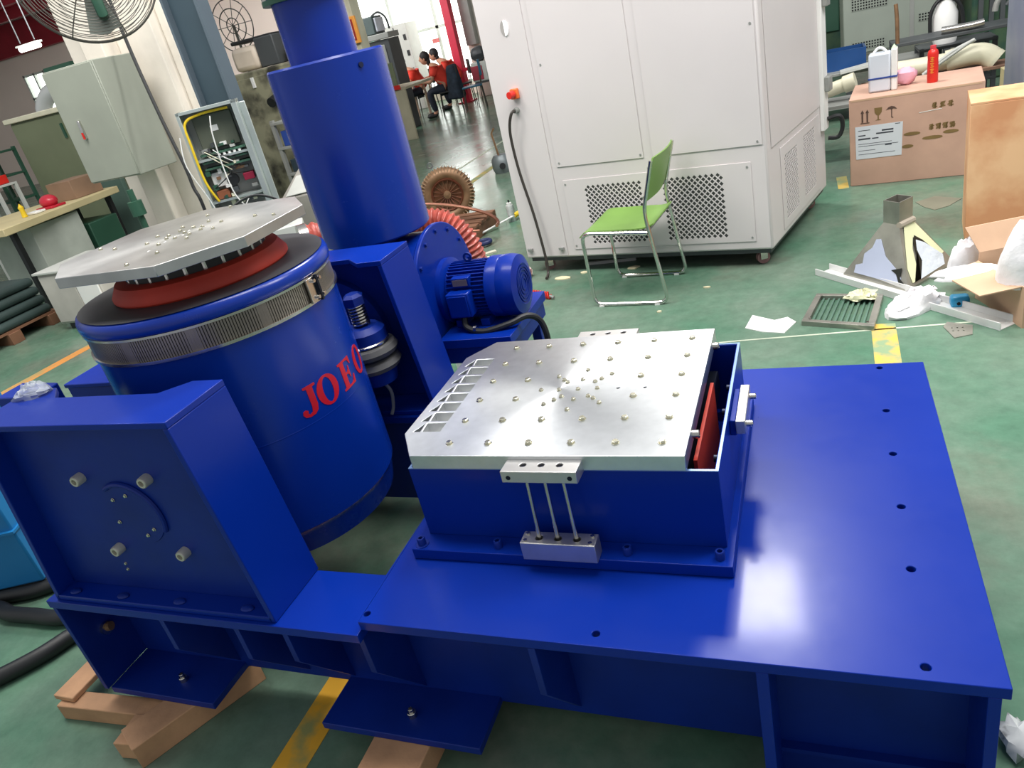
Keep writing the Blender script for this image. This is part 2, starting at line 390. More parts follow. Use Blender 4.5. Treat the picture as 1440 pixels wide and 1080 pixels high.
# webs (long side beams) front and rear, cross webs around the well
MB().box(-1.1845, 1.04, -.172, -.16, .085, .43).build('web', BLUED, base)
MB().box(-1.1845, 1.04, .65, .662, .085, .43).build('web', BLUED, base)
MB().box(-.21, -.198, -.16, .65, .1, .43).build('cross_web', BLUED, base)
MB().box(.68, .70, -.16, .65, .1, .455).build('cross_web', BLUED, base)
def gusset(x, yo, yi, zo, t=.016, ztop=.454, zi=.105):
    return MB().add([(x-t/2, yo, ztop), (x-t/2, yi, ztop), (x-t/2, yi, zi), (x-t/2, yo, zo), (x+t/2, yo, ztop), (x+t/2, yi, ztop), (x+t/2, yi, zi), (x+t/2, yo, zo)],
                    [(0,1,2,3),(7,6,5,4),(0,4,5,1),(1,5,6,2),(2,6,7,3),(3,7,4,0)])
for x, zo in [(-.809, .305), (-.557, .306), (-.405, .32), (-.183, .318), (.242, .318)]:
    gusset(x, -.318, -.172, zo, ztop=.429 if x < -.2 else .454).build('gusset', BLUED, base, bevel=.001)
    gusset(x, .824, .662, zo, ztop=.429 if x < -.2 else .454).build('gusset', BLUED, base, bevel=.001)
# left end plate with a dark hole and bolt
MB().plate([(-.33, .1), (.835, .1), (.835, .43), (-.33, .43)], [circle(-.245, .265, .017)], -1.2, -1.185, M=Matrix(((0,0,1,0),(1,0,0,0),(0,1,0,0),(0,0,0,1)))).build('end_plate', BLUED, base, bevel=.0015)
MB().cyl((-1.19, -.245, .265), (-1.165, -.238, .268), .014, n=10).build('stud', COPPER, base)
MB().cyl((-1.19, -.245, .265), (-1.19+.016, -.245, .265), .02, .02, n=10).build('nut', STEEL, base)
# right end: deep box legs to the floor
for y0, y1 in ((-.318, -.16), (.66, .824)):
    MB().box(.682, .704, y0, y1, .0, .455).build('leg_plate', BLUE, base, bevel=.0015)
    MB().box(1.045, 1.065, y0, y1, .0, .455).build('leg_plate', BLUE, base, bevel=.0015)
MB().box(.704, 1.045, -.19, -.1725, .0, .4545).build('leg_web', BLUED, base)
MB().box(.704, 1.045, .66, .672, .0, .455).build('leg_web', BLUED, base)
MB().box(.704, 1.045, -.21, -.19, .10, .112).build('ledge', BLUED, base)
MB().box(1.045, 1.065, -.16, .66, .0, .455).build('end_web', BLUED, base)
for i, (x0, x1) in enumerate([(-1.1849, -.787), (-.418, .035)]):
    for y0, y1 in ((-.322, -.1605), (.6505, .83)):
        MB().box(x0, x1, y0, y1, .078, .1).build('foot_pad', BLUED, base, bevel=.002)
for x, y in [(-.945, -.262), (-.175, -.262), (-.945, .74), (-.175, .74)]:
    inst(B_STEEL, 'bolt', base, (x, y, .1)); 
    inst(B_STEEL, 'bolt', base, (x, y, .114)).scale = (.6, .6, .8)

# ---------------------------------------------------------------- SLIP TABLE
st = thing('slip_table', 'square aluminium slip table plate on blue box housing, studded with bolts', 'vibration table', (.204, .25, .48))
# housing box (open at top) with flange
hb = MB(); x0, x1, y0, y1, t = -.105, .614, -.043, .545, .008
hb.box(x0, x1, y0, y0+t, .51, .706); hb.box(x0, x1, y1-t, y1, .51, .706); hb.box(x0, x0+t, y0+t, y1-t, .51, .706); hb.box(x1-t, x1, y0+t, y1-t, .51, .706)
hb.build('housing', BLUE, st, bevel=.0012)
MB().plate([(-.128, -.103), (.63, -.103), (.63, .605), (-.128, .605)], [[(-.08, -.02), (.585, -.02), (.585, .52), (-.08, .52)]], .481, .510).build('flange', BLUE, st, bevel=.0015)
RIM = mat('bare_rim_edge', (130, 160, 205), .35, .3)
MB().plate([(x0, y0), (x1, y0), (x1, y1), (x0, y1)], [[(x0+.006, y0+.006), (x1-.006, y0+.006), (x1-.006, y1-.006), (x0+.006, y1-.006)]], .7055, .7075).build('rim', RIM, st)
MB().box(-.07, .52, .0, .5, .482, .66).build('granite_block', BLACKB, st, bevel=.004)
MB().box(.555, .563, .02, .36, .49, .69).build('side_seal', REDR, st)
MB().box(.50, .56, .02, .48, .60, .66).build('slide_beam', DKSTEEL, st, bevel=.003)
for y in (.10, .30, .42): inst(B_DARK, 'bolt', st, (.585, y, .64), (0, R(90), 0))
for x, y in [(-.107, -.083), (.096, -.078), (.406, -.078), (.603, -.078), (-.107, .585), (.096, .585), (.406, .585), (.6, .585)]:
    inst(B_SOCK_BLUE, 'bolt', st, (x, y, .51))
MB().prism(circle(-.107, -.083, .017, 16), .51, .512).build('washer', BLUED, st)
# plate with pockets: object origin at the table centre so the facing marks run round it
PC = (.253, .241)
hol = []
for k in range(8):
    ya = .053+k*.0495; yb = ya+.0405
    hol.append([(-.050, ya), (-.050, yb), (-.104, yb), (-.0995, ya)])
    hol.append([(-.1055, ya), (-.109, yb-.006), (-.1255, ya)])
out = [(-.084, -.053), (.553, -.053), (.553, .552), (-.084, .552), (-.145, .455), (-.145, .044)]
holc = [circle(x, y, .0045, 10) for x, y in [(.354, .242), (.42, .241)]]
pm = MB().plate(out, hol+holc, .7135, .750)
I = Matrix.Translation(Vector((PC[0], PC[1], .73))).inverted(); pm.v = [tuple(I @ Vector(v)) for v in pm.v]
MB().box(-.132, -.04, .045, .455, .709, .7134).build('pocket_bright_sheet', ALU2, st)  # silver sheet added under the through pockets so they look light inside
pl = pm.build('table_plate', ALU, st, world=False, bevel=.0012); pl.location = (PC[0]-.204, PC[1]-.25, .73-.48)
for j in range(6):
    for i in range(6):
        if j in (2, 3) and i in (2, 3): continue
        inst(B_ZINC, 'bolt', st, (i*.1, j*.1-.002, .75), (0, 0, random.random()))
for x, y in [(.254,.341),(.183,.311),(.253,.29),(.323,.315),(.302,.291),(.288,.277),(.203,.291),(.216,.278),(.155,.241),(.203,.24),(.253,.24),(.302,.242),(.219,.206),(.204,.19),(.183,.17),(.254,.19),(.288,.204),(.303,.193),(.323,.17),(.251,.142)]:
    inst(B_ZINC_S, 'bolt', st, (x, y, .75), (0, 0, random.random()))
for y in (.06, .485): inst(B_STEEL, 'bolt', st, (.553, y, .73), (0, R(90), 0)).scale = (.8, .8, .9)
def guide(sgn, yc):
    ya = yc-.027; yb = yc+.027
    b = MB().plate([(.161, ya), (.334, ya), (.336, yb), (.163, yb)], [circle(.207+k*.042, yc, .0075, 14) for k in range(3)], .711, .74)
    g = b.build('guide_block', ALU2, st, bevel=.0015)
    for k in range(3):
        MB().cyl((.207+k*.042, yc, .708), (.207+k*.042, yc, .735), .0055, n=12).build('rod_end', DKSTEEL, g)
    if sgn < 0:
        for x in (.178, .318): MB().cyl((x, ya-.0006, .724), (x, ya+.004, .724), .0055, n=12).build('screw_hole', DKSTEEL, g)
    lo = MB().plate([(.172, ya-.017), (.347, ya-.017), (.347, yb-.029), (.172, yb-.029)], [circle(.213+k*.0445, yc-.023, .0088, 14) for k in range(3)], .51, .558)
    l = lo.build('guide_block', ALU2, st, bevel=.0015)
    for x in (.183, .335):
        for yy in (ya-.008, yb-.038): MB().lathe([(.0048, 0), (.0048, .003), (.0001, .003)], (x, yy, .558), n=10).build('screw', STEEL, l)
    for k in range(3):
        MB().cyl((.207+k*.042, yc, .712), (.213+k*.0445, yc-.023, .535), .0048, n=12).build('guide_rod', STEEL, st)
guide(-1, -.072); 
b = MB().plate([(.165, .552), (.338, .552), (.338, .60), (.165, .60)], [circle(.207+k*.045, .578, .0075, 14) for k in range(3)], .715, .744); g = b.build('guide_block', ALU2, st, bevel=.0015)
for k in range(3):
    MB().cyl((.207+k*.045, .578, .712), (.207+k*.045, .578, .738), .0055, n=12).build('rod_end', DKSTEEL, g)
    MB().cyl((.207+k*.045, .578, .712), (.207+k*.045, .572, .51), .0048, n=12).build('guide_rod', STEEL, st)
MB().box(.172, .347, .56, .6, .51, .55).build('guide_block', ALU2, st, bevel=.0015)
# end stop block on the right wall of the housing
MB().box(.628, .650, .175, .345, .655, .69).build('stop_block', ALU2, st, bevel=.002)
MB().box(.614, .628, .185, .335, .645, .685).build('stop_mount', BLUE, st, bevel=.002)
for y in (.195, .318): inst(B_STEEL, 'bolt', st, (.650, y, .672), (0, R(90), 0)).scale = (.6, .6, .9)

# ---------------------------------------------------------------- SHAKER (drum)
sh = thing('vibration_shaker', 'large blue drum shaker with red letters and octagonal aluminium head plate', 'shaker', (-.765, .25, .37))
c = (-.765, .25, 0)
MB().lathe([(.27, .37), (.300, .37), (.315, .378), (.327, .44), (.330, .452), (.336, .46), (.336, 1.04)], c, n=96).build('drum', BLUE2, sh, sharp=25)
MB().lathe([(.336, 1.112), (.343, 1.114), (.346, 1.120), (.346, 1.135), (.342, 1.146), (.33, 1.152), (.19, 1.152)], c, n=96, caps=False).build('top_ring', BLUE2, sh, sharp=50)
MB().lathe([(.335, 1.153), (.235, 1.1535)], c, n=64, caps=False).build('dust_cover', mat('dark_grey_top_cover', (52, 54, 58), .5), sh)
# mesh band: slotted steel strip with rims and latch
MB().lathe([(.339, 1.04), (.344, 1.041), (.344, 1.049), (.339, 1.05)], c, n=96, caps=False).build('band_rim', STEEL, sh)
MB().lathe([(.339, 1.106), (.344, 1.107), (.344, 1.113), (.339, 1.114)], c, n=96, caps=False).build('band_rim', STEEL, sh)
MB().lathe([(.334, 1.04), (.334, 1.114)], c, n=96, caps=False).build('band_back', DARK, sh)
bs = MB(); nb = 300
for k in range(nb):
    a = 2*pi*k/nb; deg = math.degrees(a)
    wdt = .0050 if (k % 25) > 3 else .0070
    M = Matrix.Translation(Vector((c[0]+.3375*cos(a), c[1]+.3375*sin(a), 0))) @ Matrix.Rotation(a, 4, 'Z')
    bs.box(-.001, .001, -wdt/2, wdt/2, 1.047, 1.108, M)
o = bs.build('band_slats', MESHM, sh); o['kind'] = 'stuff'
M = Matrix.Translation(Vector((c[0]+.342*cos(0.01), c[1]+.342*sin(0.01), 0))) @ Matrix.Rotation(.01, 4, 'Z')
la = MB().box(0, .006, -.03, .022, 1.044, 1.11, M).build('latch_plate', STEEL, sh, bevel=.001)
MB().box(.006, .014, .004, .012, 1.042, 1.112, M).build('latch_bar', DKSTEEL, la)
for yy in (-.005, .022):
    for zz in (1.055, 1.10): MB().cyl(M @ Vector((.004, yy, zz)), M @ Vector((.014, yy, zz)), .005, n=10).build('screw', STEEL, la)
# red rubber bellows, black armature ring, studs
MB().lathe([(.236, 1.153), (.240, 1.158), (.240, 1.166), (.228, 1.185), (.222, 1.196), (.21, 1.20), (.17, 1.202)], c, n=72, caps=False).build('rubber_seal', REDR, sh)
MB().lathe([(.0001, 1.20), (.19, 1.20), (.19, 1.222), (.17, 1.226), (.0001, 1.226)], c, n=64).build('armature', BLACK, sh)
for k in range(24):
    a = 2*pi*k/24+.06; MB().cyl((c[0]+.186*cos(a), c[1]+.186*sin(a), 1.195), (c[0]+.186*cos(a), c[1]+.186*sin(a), 1.247), .0065, n=8).build('stud', STEEL, sh)
HP = (-.772, .252)
oct_ = [(-.598, -.045), (-.462, .112), (-.468, .392), (-.60, .525), (-1.07, .508), (-1.092, .42), (-1.08, .10), (-.93, -.045)]
oct_ = [(-.597, -.050), (-.462, .118), (-.468, .385), (-.590, .522), (-.945, .548), (-1.085, .40), (-1.085, .10), (-.935, -.045)]
pm = MB().plate(oct_, [circle(HP[0]+.012*math.cos(i*2.1), HP[1]+.03*math.sin(i*1.3)+.05*(i-3), .004, 8) for i in range(5)], 1.245, 1.272)
I = Matrix.Translation(Vector((HP[0], HP[1], 1.26))).inverted(); pm.v = [tuple(I @ Vector(v)) for v in pm.v]
hp = pm.build('head_plate', ALUH, sh, world=False, bevel=.0015); hp.location = (HP[0]+.765, HP[1]-.25, 1.26-.37)
for rr, nn, ph in ((.05, 8, .2), (.1, 8, .0), (.2, 8, .39), (.27, 8, .2)):
    for k in range(nn):
        if rr in (.2, .27) and k % 2: continue
        a = 2*pi*k/nn+ph; x = HP[0]+rr*cos(a); y = HP[1]+rr*sin(a)
        inst(B_ZINC_S, 'bolt', sh, (x, y, 1.272))
inst(B_ZINC_S, 'bolt', sh, (HP[0], HP[1], 1.272))
# lettering JOEO in serif capitals wrapped round the drum
def arc(cx, cy, rx, ry, a0, a1, n): return [(cx+rx*cos(R(a0+(a1-a0)*i/n)), cy+ry*sin(R(a0+(a1-a0)*i/n))) for i in range(n+1)]
LET = {
 'J': [[(.30,1),(.30,.93),(.42,.90),(.42,.28),(.38,.12),(.28,.07),(.22,.12),(.24,.22),(.16,.28),(.06,.24),(.03,.14),(.10,.03),(.26,-.02),(.46,.0),(.60,.10),(.65,.28),(.65,.90),(.78,.93),(.78,1)]],
 'E': [[(.02,1),(.02,.94),(.12,.91),(.12,.09),(.02,.06),(.02,0),(.80,0),(.84,.30),(.78,.30),(.68,.12),(.56,.07),(.36,.07),(.36,.47),(.46,.47),(.54,.40),(.56,.30),(.61,.30),(.61,.72),(.56,.72),(.54,.61),(.46,.54),(.36,.54),(.36,.93),(.54,.93),(.66,.88),(.74,.72),(.80,.72),(.78,1)]],
}
def wrap(polys, holes, a_start, name):
    H = .083; k = .343
    outer = polys[0]
    def sub(p):  # subdivide so it bends with the drum
        q = []
        for i in range(len(p)):
            a, b_ = p[i], p[(i+1) % len(p)]; n = max(1, int(abs(a[0]-b_[0])/.08))
            for t in range(n): q.append((a[0]+(b_[0]-a[0])*t/n, a[1]+(b_[1]-a[1])*t/n))
        return q
    m = MB().plate(sub(outer), [sub(h) for h in holes], 0, 1)
    m.v = [(c[0]+(.3362+.0012*v[2])*cos(a_start+v[0]*H/.336), c[1]+(.3362+.0012*v[2])*sin(a_start+v[0]*H/.336), .770+v[1]*H) for v in m.v]
    return m.build(name, REDP, sh)
wrap(LET['J'], [], R(-29), 'letter')
Oo = arc(.5, .5, .48, .53, 0, 345, 23); Oi = arc(.5, .5, .22, .45, 0, 345, 23)
wrap([Oo], [Oi], R(-18.9), 'letter')
wrap(LET['E'], [], R(-2.2), 'letter')
wrap([Oo], [Oi], R(12.8), 'letter')
# drum side details: weld line, trunnion bosses
MB().lathe([(.3361, .746), (.3366, .748), (.3361, .750)], c, n=96, caps=False).build('weld_seam', BLUE2, sh)
MB().cyl((-.765, -.08, .72), (-.765, -.15, .72), .12, n=32).build('trunnion', BLUE2, sh)
MB().cyl((-.765, .58, .72), (-.765, .66, .72), .12, n=32).build('trunnion', BLUE2, sh)

# ---------------------------------------------------------------- TRUNNION STANDS
def stand(label, near):
    y_out, y_in = (-.325, -.135) if near else (.825, .635)
    s = 1 if near else -1
    t = thing('trunnion_stand', label, 'stand', (-.765, (y_out+y_in)/2, .455))
    zt, zb = 1.0, .456
    xr_t, xr_b, xl_t, xl_b = -.447, -.405, -1.09, -1.165
    w = .016
    ym = y_out+s*.055   # recessed panel
    def side(xt, xb, d): # d inward
        return MB().hexa([(xb, y_out, zb), (xb+d, y_out, zb), (xb+d, y_in, zb), (xb, y_in, zb), (xt, y_out, zt), (xt+d, y_out, zt), (xt+d, y_in, zt), (xt, y_in, zt)])
    side(xr_t, xr_b, -w).build('side_plate', BLUE, t, bevel=.002)
    side(xl_t, xl_b, w).build('side_plate', BLUE, t, bevel=.002)
    # top plate narrowed round the drum
    yn = y_in-s*.055
    poly = [(xr_t, y_out), (xr_t, y_in), (xr_t-.09, y_in), (xr_t-.15, yn), (xl_t+.15, yn), (xl_t+.09, y_in), (xl_t, y_in), (xl_t, y_out)]
    MB().prism(poly, zt-.0, zt+.016).build('top_plate', BLUE, t, bevel=.002)
    MB().prism([(xr_b-.01, y_out), (xr_b-.01, y_in), (xl_b+.01, y_in), (xl_b+.01, y_out)], zb, zb+.016).build('bottom_plate', BLUE, t, bevel=.002)
    p = MB().hexa([(xl_b+.02, ym, zb+.016), (xr_b-.02, ym, zb+.016), (xr_b-.02, ym+s*.014, zb+.016), (xl_b+.02, ym+s*.014, zb+.016),
              (xl_t+.01, ym, zt-.001), (xr_t-.01, ym, zt-.001), (xr_t-.01, ym+s*.014, zt-.001), (xl_t+.01, ym+s*.014, zt-.001)]).build('outer_panel', BLUED, t, bevel=.001)
    cx, cz = -.765, .722
    # bearing hub with a raised arc and cap screws
    MB().lathe([(.0001, .003), (.086, .003), (.088, -.002)], (cx, ym, cz), (0, -s, 0), n=40).build('bearing_cover', BLUED, t)
    MB().tube([(cx+.093*cos(R(a)), ym-s*.003, cz+.093*sin(R(a))) for a in range(-28, 128, 6)], .007, 8).build('bearing_lip', BLUED, t)
    for dx, dz in ((-.112, .112), (.112, .112), (-.112, -.108), (.112, -.108)):
        inst(socket_big, 'bolt', t, (cx+dx, ym, cz+dz), (R(90)*s, 0, 0))
    for a in (80, 130, 200, -40, -75): inst(B_ZINC_S, 'bolt', t, (cx+.062*cos(R(a)), ym-s*.004, cz+.062*sin(R(a))), (R(90)*s, 0, 0)).scale = (.8, .8, .8)
    for k in range(2): inst(B_ZINC_S, 'bolt', t, (cx-.13-.004*k, ym, cz-.165-.02*k), (R(90)*s, 0, 0)).scale = (.7, .7, .7)
    for x in (-1.1, -.92, -.72, -.5): MB().ell((x, y_out+s*.02, zb+.018), (.02, .012, .006), 10, 6).build('weld_bead', BLUED, t)
    # inner bearing ring
    MB().lathe([(.185, 0), (.2, .0), (.2, .03), (.185, .03)], (cx, ym+s*.015, cz+.02), (0, s, 0), n=48).build('bearing_ring', BLUED, t)
    MB().cyl((cx, ym+s*.014, cz), (cx, y_in, cz), .11, n=32).build('bearing_housing', BLUED, t)
    return t
socket_big = socket_bolt_mesh('bolt', .0145, .024, mat('nickel_cap_bolt', (214, 210, 196), .4, .5))
ns = stand('blue trunnion stand nearest the camera with four bright cap bolts in its panel', True)
fs_ = stand('blue trunnion stand behind the drum shaker holding the grey rubber air spring', False)
# air spring assembly beside the drum on the far stand
asp = thing('air_spring', 'grey double bellows rubber air spring under a coil spring beside the drum', 'air spring', (-.575, .615, .60))
ax, ay = -.575, .615
MB().lathe([(.04, .60), (.062, .61), (.07, .645), (.07, .655)], (ax, ay, 0), n=28).build('lower_cap', BLUED, asp)
MB().lathe([(.06, .655), (.085, .662), (.094, .678), (.085, .694), (.068, .70), (.068, .706), (.088, .712), (.096, .728), (.088, .744), (.066, .750)], (ax, ay, 0), n=36).build('rubber_bellows', RUB, asp)
MB().lathe([(.062, .698), (.074, .701), (.074, .705), (.062, .708)], (ax, ay, 0), n=36).build('girdle_ring', BLACK, asp)
MB().lathe([(.066, .750), (.074, .752), (.074, .757), (.07, .76)], (ax, ay, 0), n=32).build('clamp_ring', STEEL, asp)
MB().lathe([(.07, .76), (.07, .795), (.05, .812), (.0001, .814)], (ax, ay, 0), n=12).build('upper_cap', BLUED, asp)
cs = [(ax+.026*cos(t_)-.0, ay+.026*sin(t_), .815+.072*t_/(2*pi*7)) for t_ in [2*pi*i/14 for i in range(7*14+1)]]
MB().tube(cs, .0042, 6).build('coil_spring', STEEL, asp)
MB().cyl((ax, ay, .812), (ax, ay, .90), .014, n=10).build('rod', DKSTEEL, asp)
MB().lathe([(.0001, .888), (.036, .888), (.036, .915), (.022, .925), (.0001, .925)], (ax, ay, 0), n=6).build('spring_nut', BLUED, asp)
MB().tube([(ax, ay, .61), (ax+.02, ay+.01, .56), (ax+.01, ay+.01, .50), (ax, ay, .472)], .006, 8, smooth=5).build('air_hose', MGREY, asp)
# block and cable left of the drum
lb = thing('junction_box', 'dark fronted blue box behind the left side of the drum', 'machine housing', (-1.27, .235, .456))
MB().box(-1.40, -1.125, .155, .33, .456, .868).build('body', BLUED, lb, bevel=.003)
MB().box(-1.405, -1.122, .15, .335, .868, .882).build('lid', BLUE, lb, bevel=.003)
MB().tube([(-1.14, .12, .80), (-1.15, .10, .70), (-1.16, .10, .55), (-1.16, .10, .47)], .03, 10, smooth=4).build('conduit', BLUE, lb)

# ---------------------------------------------------------------- SILENCER + BLOWER
sx, sy = -.785, 1.2
sl = thing('exhaust_silencer', 'tall blue cylindrical tank standing on a pipe behind the shaker', 'tank', (sx, sy, .96))
MB().lathe([(.0001, .962), (.206, .962), (.211, .968), (.211, 1.598), (.206, 1.605), (.0001, 1.605)], (sx, sy, 0), n=72).build('tank', BLUE2, sl)
MB().lathe([(.0001, 1.604), (.123, 1.604), (.123, 1.80), (.1235, 1.83), (.10, 1.83), (.10, 1.82), (.0001, 1.82)], (sx, sy, 0), n=48).build('neck', BLUE2, sl)
MB().lathe([(.126, 1.80), (.15, 1.80), (.15, 1.816), (.126, 1.816)], (sx, sy, 0), n=40).build('neck_flange', GREEN, sl)
for k in range(8): inst(B_STEEL, 'bolt', sl, (sx+.138*cos(k*pi/4), sy+.138*sin(k*pi/4), 1.816))
MB().lathe([(.0001, 0), (.009, 0), (.009, .006), (.0001, .006)], (sx+.19, sy-.093, 1.56), (.9, -.44, 0), n=12).build('plug', BLACKB, sl)
bl = thing('air_blower', 'blue centrifugal blower with bolted round side cover below the tank', 'blower', (-.76, 1.2, .40))
bx, by, bz = -.535, 1.2, .70
def scroll(x0, x1, r, m, name):
    MB().lathe([(.0001, 0), (r, 0), (r, x1-x0), (.0001, x1-x0)], (x0, by, bz), (1, 0, 0), n=56).build(name, m, bl, bevel=.004)
scroll(-.92, -.56, .235, BLUE, 'casing'); scroll(-.56, -.54, .262, BLUE, 'side_cover'); scroll(-.945, -.92, .262, BLUE, 'side_cover')
for k in range(14):
    a = 2*pi*k/14+.2; inst(B_BLUEHEX, 'bolt', bl, (-.54, by+.235*cos(a), bz+.235*sin(a)), (0, R(90), 0))
MB().lathe([(.105, .84), (.105, .962)], (sx, sy, 0), n=40, caps=False).build('outlet_pipe', BLUED, bl)
MB().lathe([(.15, .905), (.15, .92), (.10, .92)], (sx, sy, 0), n=6, caps=False).build('outlet_flange', BLUED, bl)
MB().hexa([(-.95, 1.02, .80), (-.60, 1.02, .80), (-.60, 1.38, .80), (-.95, 1.38, .80), (-.90, 1.07, .905), (-.66, 1.07, .905), (-.66, 1.33, .905), (-.90, 1.33, .905)]).build('outlet_hood', BLUED, bl, bevel=.004)
MB().box(-.90, -.58, 1.02, 1.06, .545, .62).build('foot', BLUED, bl, bevel=.003); MB().box(-.90, -.58, 1.34, 1.38, .545, .62).build('foot', BLUED, bl, bevel=.003)
mo = thing('electric_motor', 'blue finned electric motor with black cable beside the blower', 'motor', (-.36, 1.2, .56))
mz, my = .692, 1.2
MB().lathe([(.0001, 0), (.13, 0), (.13, .02), (.10, .03), (.096, .20), (.0001, .20)], (-.54, my, mz), (1, 0, 0), n=40).build('housing', BLUE, mo)
for k in range(44):
    a = 2*pi*k/44
    if abs(((a+pi) % (2*pi))-pi) < 0: continue
    Mx = Matrix.Translation(Vector((-.505, my, mz))) @ Matrix.Rotation(a, 4, 'X')
    MB().box(0, .165, -.0018, .0018, .09, .112, Mx).build('fin', BLUE, mo)
MB().lathe([(.114, 0), (.118, .004), (.118, .045), (.1165, .048), (.118, .051), (.118, .085), (.112, .112), (.078, .122), (.072, .119), (.0001, .120)], (-.345, my, mz), (1, 0, 0), n=48).build('fan_cover', BLUE, mo)
gr = MB()
for r in (.022, .038, .054, .066): gr.lathe([(r-.003, .1195), (r-.003, .1225), (r+.003, .1225), (r+.003, .1195)], (-.345, my, mz), (1, 0, 0), n=30, caps=False)
gr.build('fan_grille', BLUED, mo)
tb = MB().box(-.49, -.395, my-.15, my-.09, mz-.062, mz+.035).build('terminal_box', BLUE, mo, bevel=.006)
MB().box(-.482, -.403, my-.156, my-.15, mz-.054, mz+.027).build('box_lid', BLUE, tb, bevel=.002)
npm = MB().box(-.465, -.405, my-.1105, my-.108, mz+.052, mz+.076).build('nameplate', mat('tin_nameplate', (168, 150, 140), .4, .6), mo)
MB().box(-.472, -.398, my-.108, my-.07, mz+.045, mz+.082).build('nameplate_base', BLUE, mo, bevel=.002)
MB().lathe([(.010, -.004), (.018, -.004), (.018, .004), (.010, .004), (.010, -.004)], (-.43, my, mz+.128), (0, 1, 0), n=18, caps=False).build('lifting_eye', BLUED, mo)
for x in (-.48, -.375):
    MB().box(x-.018, x+.018, my-.1, my+.1, .572, .60).build('foot', BLUE, mo, bevel=.002)
MB().tube([(-.44, my-.13, mz-.062), (-.43, my-.15, mz-.10), (-.36, my-.16, .575), (-.26, my-.14, .59), (-.20, my-.10, .60), (-.165, my-.07, .565), (-.15, my-.07, .49), (-.17, my-.05, .40), (-.16, my+.02, .1), (-.12, my+.1, .012)], .012, 10, smooth=6).build('power_cable', BLACK, mo)
MB().lathe([(.0125, 0), (.015, 0), (.015, .012), (.0125, .012)], (-.40, my-.155, .585), (1, 0, 0), n=12).build('cable_gland', STEEL, mo)
tbm = thing('blower_frame', 'blue steel frame table carrying the blower and motor', 'frame', (-.6, 1.2, 0))
MB().plate([(-.99, .985), (-.235, .985), (-.235, 1.42), (-.99, 1.42)], [[(-.955, 1.015), (-.53, 1.015), (-.53, 1.39), (-.955, 1.39)]], .535, .571).build('frame_top', BLUE, tbm, bevel=.002)
MB().box(-.98, -.245, .99, 1.004, .47, .536).build('apron', BLUED, tbm, bevel=.002)
MB().box(-.26, -.246, 1.0, 1.41, .47, .536).build('apron', BLUED, tbm, bevel=.002)
for x in (-.95, -.285):
    for y in (1.01, 1.38): MB().box(x-.02, x+.02, y-.02, y+.02, 0, .536).build('leg', BLUED, tbm, bevel=.002)
MB().box(-.96, -.28, 1.0, 1.03, .10, .14).build('stretcher', BLUED, tbm, bevel=.002)
MB().box(-.96, -.28, 1.36, 1.39, .10, .14).build('stretcher', BLUED, tbm, bevel=.002)
single(MB().box(-.92, -.74, 1.75, 1.95, 0, .16), 'carton', WHITE, 'small white box on the floor just beyond the blue blower frame', 'box', bevel=.004)

# ---------------------------------------------------------------- TIMBER BLOCKS
def beam(x0, y0, x1, y1, w, z0, z1, label):
    d = Vector((x1-x0, y1-y0, 0)); L = d.length; a = atan2(d.y, d.x)
    M = Matrix.Translation(Vector((x0, y0, 0))) @ Matrix.Rotation(a, 4, 'Z')
    return single(MB().box(0, L, -w/2, w/2, z0, z1, M), 'timber_block', WOOD, label, 'timber', group='timber blocks under the machine base', bevel=.003)
beam(-1.0, -.455, -.82, -.12, .105, 0, .077, 'pine block pointing out from under the left foot pad, split end towards camera')
beam(-1.38, -.355, -.965, -.33, .06, 0, .058, 'long pine batten lying along the floor left of the blue base')
beam(-1.36, -.365, -1.36, -.12, .085, .059, .077, 'short thin pine offcut laid across the far left end of the batten')
beam(-1.02, -.46, -1.03, -.362, .065, 0, .062, 'stubby pine piece nailed beside the block with the rough end')
beam(-.187, -.43, -.187, -.1, .16, 0, .077, 'cracked pine block under the middle foot pad at the bottom of the picture')
beam(-.95, .6, -.95, .95, .1, 0, .077, 'pine block under the hidden rear left foot pad')
beam(-.187, .6, -.187, .9, .16, 0, .077, 'pine block under the hidden rear middle foot pad')

# ---------------------------------------------------------------- WHITE TEST CHAMBER
CA = R(-11.15); CU = Vector((cos(CA), sin(CA), 0)); CO = Vector((.577, 2.965, 0))
MF = basis(CO, CU, (0, 0, 1)); SD = Vector((.2474, .9689, 0)); MS = basis(CO, SD, (0, 0, 1))
ch = thing('test_chamber', 'big white sheet metal climate chamber on casters with red rotary switch', 'test chamber', (-.1, 3.7, 0))
Am = CO-CU*1.628; Cc = CO+SD*1.213; Dc = Am+SD*1.213
MB().prism([(CO.x, CO.y), (Cc.x, Cc.y), (Dc.x, Dc.y), (Am.x, Am.y)], .112, 2.1).build('body', CHW, ch, bevel=.012)
MB().prism([(p.x, p.y) for p in (CO+SD*.02-CU*.02, Cc-SD*.02-CU*.02, Dc-SD*.02+CU*.02, Am+SD*.02+CU*.02)], .085, .112).build('base_skirt', DGREY, ch)
def fpanel(u0, u1, z0, z1, name='panel', M=MF, t=.005, holes=[]):
    return MB().plate([(u0, z0), (u1, z0), (u1, z1), (u0, z1)], holes, .0012, t, M).build(name, CHW, ch, bevel=.0012)
def diamonds(u0, u1, z0, z1, p=.0335, q=.0168, r=.0122):
    H = []; j = 0; z = z0+q
    while z < z1:
        u = u0+r+(p/2 if j % 2 else 0)
        while u < u1-r: H.append([(u-r, z), (u, z-r), (u+r, z), (u, z+r)]); u += p
        z += q; j += 1
    return H
fpanel(-1.62, -1.31, .125, 2.08, 'corner_panel')
fpanel(-1.27, -.695, .70, 2.05); fpanel(-.64, -.02, .70, 2.05)
v1 = diamonds(-1.11, -.725, .19, .575); v2 = diamonds(-.605, -.245, .19, .575)
